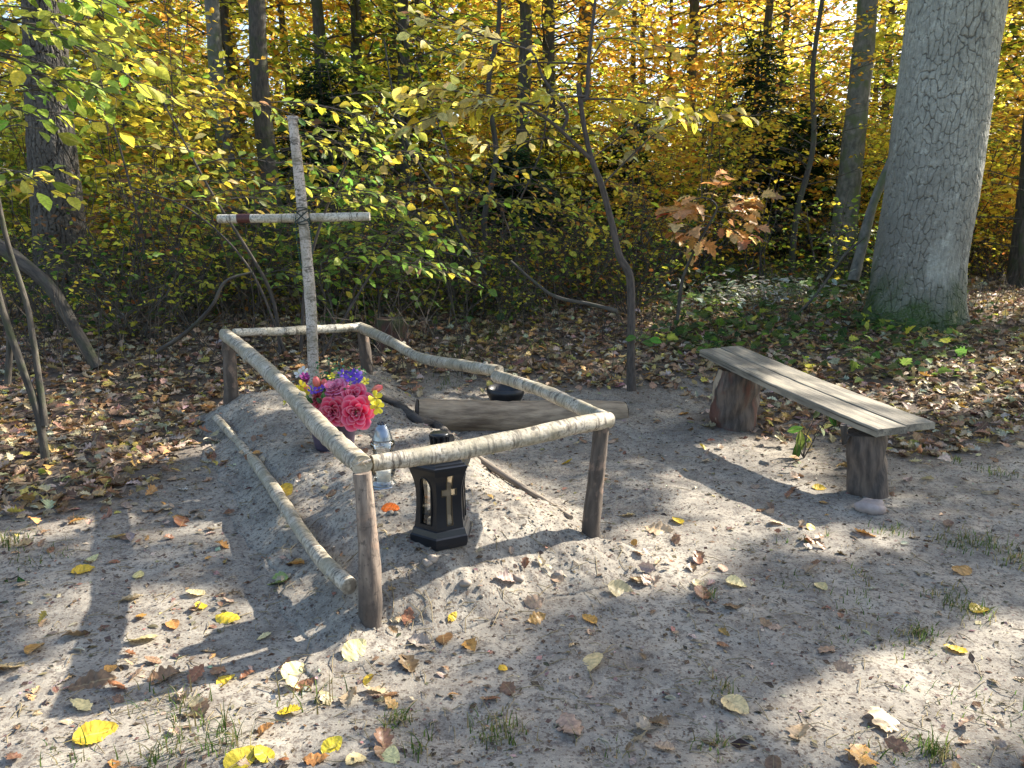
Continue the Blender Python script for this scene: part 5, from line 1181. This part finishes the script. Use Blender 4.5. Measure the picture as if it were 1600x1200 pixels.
# crumbs: tiny leaf fragments, bark bits and clods over the sand
mb = MB(); n = 30000; x = rng.uniform(-3.4, 4.6, n); y = rng.uniform(1.4, 7.2, n)**1.0; k = (np.abs(x) < y*.72+.5); x, y = x[k], y[k]; k = len(x)
leaves(mb, T_RH, np.stack([x, y, HT(x, y)+.003], 1), rng.normal(0, 1, (k, 3))*[1, 1, .15], rng.normal(0, .4, (k, 3))+UP, rng.gamma(2, .0055, k)+.004, pal([(.08, .05, .035), (.13, .09, .06), (.26, .18, .11), (.4, .33, .25)], k, .3, [4, 4, 2, 1]))
for _ in range(600):
    px, py = rng.uniform(0, 1600), rng.uniform(680, 1190); g = G(px, py); a = rng.uniform(0, 6.28); l = rng.uniform(.03, .12); e = g+np.array([math.cos(a)*l, math.sin(a)*l, 0]); e[2] = gz(e)+.004
    m_ = (g+e)/2+np.array([rng.normal(0, .01), rng.normal(0, .01), .008]); tube(mb, [g, m_, e], [.0016, .0018, .001], 4, col=(.14, .10, .07))
tag(mb.build('leaf_crumbs', ML_LIT), 'crumbs of leaves, twigs and bark trodden into the sand', kind='stuff')
# clods and small stones
mb = MB(); ico = np.array([[0, 0, 1], [.9, 0, .45], [.28, .85, .45], [-.72, .53, .45], [-.72, -.53, .45], [.28, -.85, .45], [.72, .53, -.45], [-.28, .85, -.45], [-.9, 0, -.45], [-.28, -.85, -.45], [.72, -.53, -.45], [0, 0, -1]])
icf = [[0, 1, 2], [0, 2, 3], [0, 3, 4], [0, 4, 5], [0, 5, 1], [1, 6, 2], [2, 7, 3], [3, 8, 4], [4, 9, 5], [5, 10, 1], [6, 7, 2], [7, 8, 3], [8, 9, 4], [9, 10, 5], [10, 6, 1], [11, 7, 6], [11, 8, 7], [11, 9, 8], [11, 10, 9], [11, 6, 10]]
n = 0
while n < 1500:
    x_, y_ = rng.uniform(-2.7, 1.0), rng.uniform(2.3, 7.0); h_ = float(HM(x_, y_))
    if h_ < .02: continue
    r_ = rng.gamma(2, .0019)+.0015; q = ico*(1+rng.normal(0, .18, (12, 1)))*r_*[1, 1, .75]; mb.add(q+[x_, y_, gz((x_, y_))+r_*.2], icf, (0, 0, 0)); n += 1
tag(mb.build('sand_clods', SAND_C), 'small crumbling sand clods on the mound', kind='stuff')
# ------------------------------------------------------------ single fallen leaves on the sand (each a thing)
def leafmesh(kind, seed):
    r = np.random.default_rng(seed); nt_, ns = 22, 5; t = np.linspace(0, 1, nt_)
    if kind == 'oak': env = .30*np.sin(math.pi*np.clip(t, 0, 1)**1.25)**.8; lob = .52+.48*np.abs(np.sin(t*math.pi*4.2+.3))**.8; wd = env*lob*1.15
    elif kind == 'beech': wd = .30*np.sin(math.pi*t**.9)**.75*(1+.03*np.sin(t*60))
    else: wd = .37*np.sin(math.pi*t**.8)**.7*(1+.03*np.sin(t*70))
    wd[0] = .008; wd[-1] = .002
    cu = r.uniform(-.6, .8); fo = r.uniform(-.25, .6); tw = r.uniform(-.6, .6); asy = r.uniform(.85, 1.15); V = []; B = []
    for i in range(nt_):
        for j in range(ns):
            s = (j/(ns-1)-.5)*2; w_ = wd[i]*(asy if s > 0 else 1/asy)
            sh = np.interp(t[i]+.08*abs(s), t, wd)/max(wd[i], .01) if kind == 'oak' else 1
            x_ = t[i]-(.10*abs(s) if kind == 'oak' else .03*abs(s))*math.sin(math.pi*t[i]); y_ = s*w_
            z_ = cu*.35*(x_-.5)**2+fo*abs(y_)*.6+1.4*fo*y_*y_+tw*y_*x_*.7+.018*r.normal()+.03*math.sin(9*x_+seed)*(1 if kind == 'oak' else .4)
            V.append((x_, y_, z_)); B.append((t[i], s*.3, seed))
    F = [[i*ns+j, i*ns+j+1, (i+1)*ns+j+1, (i+1)*ns+j] for i in range(nt_-1) for j in range(ns-1)]
    V = np.array(V); V[:, 2] -= np.percentile(V[:, 2], 4); V[:, 0] -= .5
    mb = MB(); mb.add(V, F, (1, 1, 1), B)
    tube(mb, [(-.5, 0, V[2, 2]), (-.58, .01, V[2, 2]*.6), (-.68, .03, V[2, 2]*.8+.01)], [.012, .009, .008], 5, bc=None) if False else None
    st = np.array([[-.5, .008, V[2, 2]], [-.5, -.008, V[2, 2]], [-.60, .018, V[2, 2]*.7+.01], [-.60, .004, V[2, 2]*.7+.01], [-.70, .045, .02], [-.70, .032, .02]])
    mb.add(st, [[0, 1, 3, 2], [2, 3, 5, 4]], (1, 1, 1), np.tile([.5, 0, seed], (6, 1)))
    o = mb.build('leaf', ML_OBJ); me = o.data; bpy.data.objects.remove(o); return me
LM = {'oak': [leafmesh('oak', s) for s in range(9)], 'beech': [leafmesh('beech', 20+s) for s in range(6)], 'broad': [leafmesh('broad', 40+s) for s in range(6)]}
CN = {'pale yellow': (.82, .68, .32), 'yellow': (.70, .50, .04), 'orange': (.56, .29, .08), 'brown': (.27, .16, .09), 'tan': (.50, .36, .23), 'rust': (.30, .135, .065), 'green': (.30, .34, .10), 'bright orange': (.85, .16, .01), 'grey brown': (.33, .26, .21)}
KN = {'oak': 'lobed oak leaf', 'beech': 'narrow beech leaf', 'broad': 'broad smooth leaf'}
def lwhere(px, py):
    d = qdist(*[np.array(v) for v in G(px, py)[:2]])
    if d < -.12: return 'on the sand mound inside the railing'
    if px < 350 and py < 760: return 'near the back left post'
    if px < 330: return 'on the lower left sand' if py > 960 else 'on the sand left of the mound'
    if px < 600: return 'on the left slope of the mound' if py < 960 else 'on the sand below the near post'
    if px < 950: return 'behind the right rail' if py < 800 else ('in front of the black lantern' if py < 1000 else 'at the bottom middle of the path')
    if px < 1230: return 'between the railing and the bench' if py < 900 else 'on the path right of the railing'
    if py < 800: return 'under or beside the bench'
    if py < 950: return 'on the grassy sand in front of the bench'
    return 'on the sunlit sand at the lower right'
cnt_l = {}
def fleaf(px, py, kind, cn, size, yaw=None, label=None, lift=0.0, tilt=.22, var=None, world=None):
    g = G(px, py) if world is None else world
    if world is not None: a_, b_ = proj(g); px, py = float(a_), float(b_)
    i = rng.integers(len(LM[kind])) if var is None else var
    o = bpy.data.objects.new('fallen_leaf', LM[kind][i]); COL.objects.link(o)
    e = .03; nx = (HT(g[0]+e, g[1])-HT(g[0]-e, g[1]))/(2*e); ny = (HT(g[0], g[1]+e)-HT(g[0], g[1]-e))/(2*e)
    n = Vector((-float(nx)+rng.normal(0, tilt), -float(ny)+rng.normal(0, tilt), 1)).normalized()
    yaw = rng.uniform(0, 6.28) if yaw is None else yaw
    q = n.to_track_quat('Z', 'Y').to_matrix().to_4x4() @ Matrix.Rotation(yaw, 4, 'Z')
    o.matrix_world = Matrix.Translation(Vector(g)+Vector((0, 0, .004+lift))) @ q @ Matrix.Scale(size, 4)
    c = np.clip(np.array(CN[cn])*(1+rng.normal(0, .12))*(1+rng.normal(0, .05, 3)), .01, .95); o.color = (*c, 1)
    if label: tag(o, label, 'fallen leaf')
    else:
        sz = 'small' if size < .07 else ('large' if size > .115 else 'mid sized')
        w_ = lwhere(px, py); tag(o, '%s %s %s %s' % (sz, cn, KN[kind], w_), 'fallen leaf', '%s %s leaves %s' % (sz, cn, w_))
    return o
named = [
 (610, 796, 'broad', 'bright orange', .10, 0.1, 'bright orange leaf standing out on the mound left of the black lantern'),
 (460, 1052, 'broad', 'pale yellow', .105, .0, 'large pale yellow leaf lying flat on the sand below the left low pole'),
 (222, 1001, 'broad', 'pale yellow', .115, .3, 'pale yellow leaf in the sunlit patch at the lower left'),
 (132, 1103, 'broad', 'pale yellow', .100, .9, 'pale yellow green leaf near the bottom left, below the big brown leaf'),
 (12, 1044, 'broad', 'pale yellow', .115, .1, 'yellow leaf cut by the left edge of the picture'),
 (145, 1070, 'oak', 'brown', .155, .1, 'large flat brown oak leaf at the bottom left'),
 (255, 1062, 'oak', 'brown', .120, .7, 'dark brown crumpled oak leaf at the lower left'),
 (354, 1066, 'broad', 'yellow', .070, 1.4, 'curled yellow leaf standing on edge at the lower left'),
 (305, 928, 'broad', 'pale yellow', .090, 1.2, 'pale yellow leaf at the foot of a thin twig left of the mound'),
 (314, 948, 'broad', 'yellow', .070, .2, 'small yellow leaf just below a paler one left of the mound'),
 (436, 910, 'broad', 'green', .120, .8, 'olive green leaf lying on the left slope of the mound'),
 (357, 968, 'beech', 'yellow', .120, .2, 'long yellow leaf below the left slope of the mound'),
 (272, 978, 'beech', 'orange', .085, -.1, 'amber leaf in the sunlit patch left of the mound'),
 (130, 893, 'broad', 'yellow', .100, .1, 'yellow leaf on the shaded sand at the left'),
 (216, 900, 'beech', 'pale yellow', .085, -.2, 'thin pale leaf above the sunlit patch at the left'),
 (286, 817, 'broad', 'rust', .12, .2, 'rusty red leaf on the left slope of the mound'),
 (332, 714, 'broad', 'rust', .085, 1.3, 'dark red leaf standing by the back left post'),
 (140, 777, 'beech', 'orange', .100, 0.0, 'brown orange leaf lying flat at the left'),
 (447, 770, 'broad', 'yellow', .120, -.9, 'olive yellow leaf leaning on the thin birch pole'),
 (410, 722, 'beech', 'tan', .105, -.4, 'tan leaf lying along the thin birch pole'),
 (404, 708, 'beech', 'orange', .08, .1, 'brown leaf on the mound left of the flower pot'),
 (693, 1000, 'broad', 'rust', .090, .1, 'dark red brown leaf in front of the mound'),
 (655, 1005, 'oak', 'grey brown', .100, 2.9, 'dull brown oak leaf beside the dark red one in front of the mound'),
 (735, 1012, 'oak', 'orange', .10, .4, 'orange brown curled leaf right of the dark red one'),
 (636, 1040, 'oak', 'brown', .12, .5, 'brown crumpled leaf below the near post'),
 (555, 1018, 'broad', 'pale yellow', .11, .5, 'pale yellow leaf at the foot of the near post'),
 (707, 965, 'beech', 'yellow', .055, .6, 'small yellow leaf on the front foot of the mound'),
 (786, 1048, 'broad', 'yellow', .045, .1, 'tiny yellow leaf in the middle of the path'),
 (926, 1038, 'broad', 'pale yellow', .110, -.3, 'pale yellow leaf on the path right of the middle'),
 (795, 1078, 'oak', 'brown', .090, .3, 'curled brown leaf in the middle of the path'),
 (893, 1137, 'oak', 'tan', .125, -.1, 'pale tan oak leaf near the bottom middle'),
 (1010, 1140, 'oak', 'grey brown', .105, 1.5, 'grey brown oak leaf pointing down near the bottom middle'),
 (1030, 1132, 'oak', 'brown', .080, 1.2, 'small brown oak leaf touching a grey brown one'),
 (1150, 1104, 'broad', 'pale yellow', .105, -.5, 'pale cream leaf on the shaded path at the bottom'),
 (920, 970, 'beech', 'orange', .085, .2, 'orange leaf lying right of the mound foot'),
 (970, 925, 'broad', 'pale yellow', .130, -.8, 'rolled pale yellow leaf below the right post'),
 (1098, 928, 'broad', 'rust', .105, .4, 'red brown rounded leaf on the sunny sand right of the railing'),
 (1150, 914, 'broad', 'pale yellow', .095, -.7, 'cupped pale yellow leaf on the path right of the railing'),
 (1284, 918, 'broad', 'pale yellow', .070, .0, 'small pale leaf alone on the shaded path'),
 (1292, 1018, 'oak', 'tan', .085, .8, 'small tan oak leaf alone in the middle of the shaded path'),
 (1500, 895, 'broad', 'orange', .105, -.2, 'orange brown leaf on the shaded sand at the right'),
 (1530, 955, 'broad', 'yellow', .085, .2, 'bright yellow crumpled leaf in the grass at the right'),
 (1492, 1016, 'broad', 'yellow', .085, -.6, 'amber crumpled leaf in the sun at the right'),
 (1250, 1148, 'oak', 'tan', .110, .2, 'tan oak leaf at the edge of the sunlit sand at the bottom'),
 (1380, 1128, 'oak', 'tan', .150, -.4, 'large pale brown oak leaf on the sunlit sand at the bottom right'),
 (1345, 1185, 'oak', 'orange', .15, -.8, 'light orange oak leaf at the bottom edge right'),
 (378, 1190, 'broad', 'yellow', .115, .3, 'bright yellow leaf cut by the bottom edge'),
 (412, 1180, 'broad', 'yellow', .08, 1.5, 'narrow yellow leaf beside the one cut by the bottom edge'),
 (520, 1168, 'broad', 'yellow', .075, .9, 'yellow leaf at the bottom edge left of the grass tuft'),
 (495, 1188, 'oak', 'orange', .085, .5, 'orange oak leaf at the bottom edge'),
 (553, 1190, 'broad', 'pale yellow', .08, 2.0, 'pale yellow leaf at the bottom edge right of an orange one'),
 (612, 1185, 'broad', 'pale yellow', .08, 1.3, 'light yellow leaf under the grass tuft at the bottom'),
 (598, 1157, 'oak', 'brown', .10, .4, 'dark brown leaf lying above the bottom edge near the grass tuft'),
 (545, 1095, 'oak', 'tan', .09, .2, 'curled tan leaf on the sunny sand below the near post'),
 (587, 1082, 'oak', 'tan', .095, .9, 'tan oak leaf with its tip up below the near post'),
 (412, 1145, 'broad', 'orange', .075, -.9, 'orange leaf standing upright at the lower left'),
 (150, 1150, 'broad', 'yellow', .13, -.5, 'curled yellow and brown leaf at the bottom left'),
 (315, 1108, 'oak', 'brown', .12, -.1, 'dark brown oak leaf in the grass at the bottom left'),
 (120, 995, 'oak', 'brown', .11, .4, 'brown crumpled leaf at the left edge of the sunlit patch'),
 (205, 938, 'oak', 'tan', .10, .2, 'tan oak leaf in the middle of the sunlit patch'),
 (600, 752, 'oak', 'tan', .10, .1, 'light oak leaf on the mound under the glass candle'),
 (1180, 762, 'beech', 'tan', .08, .2, 'thin curled tan leaf in the bright patch left of the bench'),
 (1280, 764, 'broad', 'yellow', .085, -.2, 'yellow leaf on the ground left of the near bench leg'),
 (1068, 648, 'broad', 'orange', .09, -.2, 'orange brown leaf on the sand left of the far bench leg'),
 (978, 806, 'beech', 'pale yellow', .10, -.5, 'pale yellow leaf right of the right post'),
 (885, 724, 'broad', 'yellow', .10, .2, 'yellow leaf behind the front rail near the right post'),
 (1030, 830, 'oak', 'tan', .16, .1, 'large tan curled leaf on the sunny sand right of the post'),
 (1058, 815, 'beech', 'yellow', .10, .1, 'amber leaf beside the large tan one right of the post'),
 (790, 908, 'oak', 'grey brown', .11, -.9, 'grey brown oak leaf on the front slope of the mound'),
 (830, 945, 'oak', 'tan', .12, .5, 'tan oak leaf cluster piece at the foot of the mound'),
 (838, 968, 'oak', 'orange', .09, .1, 'orange brown oak leaf at the foot of the mound'),
 (637, 965, 'oak', 'rust', .08, 1.2, 'small rusty leaf between the near post and the mound'),
 (1350, 835, 'oak', 'orange', .12, .3, 'orange brown leaf on the sunlit edge below the near bench leg')]
for a in named: fleaf(*a[:7])
rb = np.random.default_rng(12); cnt = 0
kinds = ['oak', 'oak', 'oak', 'beech', 'broad']; 
while cnt < 222:
    px = rb.uniform(-40, 1640); py = rb.uniform(660, 1230)
    g = G(px, min(py, 1225)); c = float(cover(g[0], g[1])); edge = 1 if py < 900 else .5
    if c > .5 or rb.random() > (.42 if px < 620 or py < 760 else .30)*edge+.25*(940 < px < 1120 and 800 < py < 960)+.6*c: continue
    kd = kinds[rb.integers(5)]; cn = (['brown', 'tan', 'grey brown', 'orange', 'rust', 'brown', 'tan', 'tan', 'grey brown', 'brown'] if kd == 'oak' else ['pale yellow', 'yellow', 'orange', 'rust', 'tan', 'tan', 'brown'])
    fleaf(px, py, kd, cn[rb.integers(len(cn))], rb.uniform(.04, .092), lift=rb.uniform(0, .006), tilt=.3); cnt += 1
    # leaves gather: some get companions half covering each other
    while rb.random() < .5 and cnt < 222:
        q = g+np.array([rb.normal(0, .07), rb.normal(0, .07), 0]); q[2] = gz(q)
        if q[1] < 1.5: break
        kd = ['oak', 'oak', 'beech'][rb.integers(3)]; cn = ['brown', 'tan', 'grey brown', 'rust', 'tan']
        fleaf(0, 0, kd, cn[rb.integers(5)], rb.uniform(.035, .085), lift=rb.uniform(.002, .014), tilt=.4, world=q); cnt += 1
# ------------------------------------------------------------ unseen trees added outside the frame, crowns shaped to cast the ground shade
cl = []; r4 = np.random.default_rng(31); e1 = nrm(np.cross(S, UP)); e2 = np.cross(e1, S)
trees = [(np.array([9.5, 7.95]), .22), (np.array([7.4, 3.0]), .2), (np.array([12.5, 6.5]), .3), (np.array([5.6, .2]), .2), (np.array([13.6, 13.6]), .25)]
tries = 0
while len(cl) < 900 and tries < 30000:
    tries += 1; g = np.array([r4.uniform(-6.5, 6.5), r4.uniform(.8, 11.5), 0.]); g[2] = float(H0(g[0], g[1]))
    px, py = proj(g); px, py = float(px), float(py)
    if not (-500 < px < 2100): continue
    bad = False
    for x_, y_, rx, ry in lit:
        if ((px-x_)/(rx*.7))**2+((py-y_)/(ry*.7))**2 < 1: bad = True; break
    if bad: continue
    t = r4.uniform(9, 17); q = g+S*t  # leaf clump set sunward of the ground it should shade
    if any(np.linalg.norm((lambda d: d-S*np.dot(d, S))(q-np.array(p))) < r for p, r in lit3): continue
    if q[2] < 3.6: continue
    # keep the hanging foliage out of the picture
    a, b = proj(q+np.array([0, 0, -.35])); 
    if not np.isnan(a) and -60 < a < 1700 and b > -60: continue
    cl.append(q)
cl = np.array(cl); own = np.argmin(np.stack([np.hypot(cl[:, 0]-t[0][0], cl[:, 1]-t[0][1]) for t in trees]), 0)
TL = ['tall beech outside the picture, right of the big grey oak', 'tall beech outside the picture, right of the bench', 'tall beech outside the picture, far to the right', 'slim beech outside the picture, beside the camera on the right', 'tall beech outside the picture, behind the big oak on the right']
for k, (xy, r) in enumerate(trees):
    q = cl[own == k]; b = np.array([xy[0], xy[1], float(HG(xy[0], xy[1]))]); t = thing('beech_tree', TL[k], 'tree', b)
    T = MB(); tube(T, [b-UP*.2, b+UP*3, b+UP*7+[.2, .1, 0], b+UP*12], [r*1.2, r, r*.8, r*.3], 14, bump=.06, dens=.3, seed=k); T.build('trunk', BARK_G, t)
    W = MB(); LF = []
    for i, c in enumerate(q):
        if i % 5 == 0 and not sunspot(np.array([c+(b+UP*6-c)*f_ for f_ in (.03, .08, .15, .22, .3, .38, .45, .6)])).any(): a = b+UP*max(2.5, min(11, c[2]-.25*np.hypot(*(c-b)[:2]))); tube(W, [a, (a+c)/2+UP*.25, c], [.03, .018, .008], 5, cap=False)
        oo = r4.normal(0, 1, (60, 3))*[.34, .34, .2]; oo = oo[~sunspot(c+oo)]
        for o_ in oo:
            LF.append((c+o_, nrm(r4.normal(0, 1, 3)*[1, 1, .4]), nrm(UP*.8+S*.6+r4.normal(0, .4, 3)), r4.uniform(.10, .15), r4.random()))
    if W.V: W.build('branches', BARK_G, t)
    if LF: C = MB(); leafpack(C, LF, T_RH, PG_); C.build('crown', MLF, t, smooth=False)
# hide the prototypes' placeholder labels that were never placed
for o in list(COL.objects):
    if o.get('label') == 'x': 
        for ch in list(o.children): bpy.data.objects.remove(ch)
        bpy.data.objects.remove(o)
for o in COL.objects:
    if '_w' in o: del o['_w']
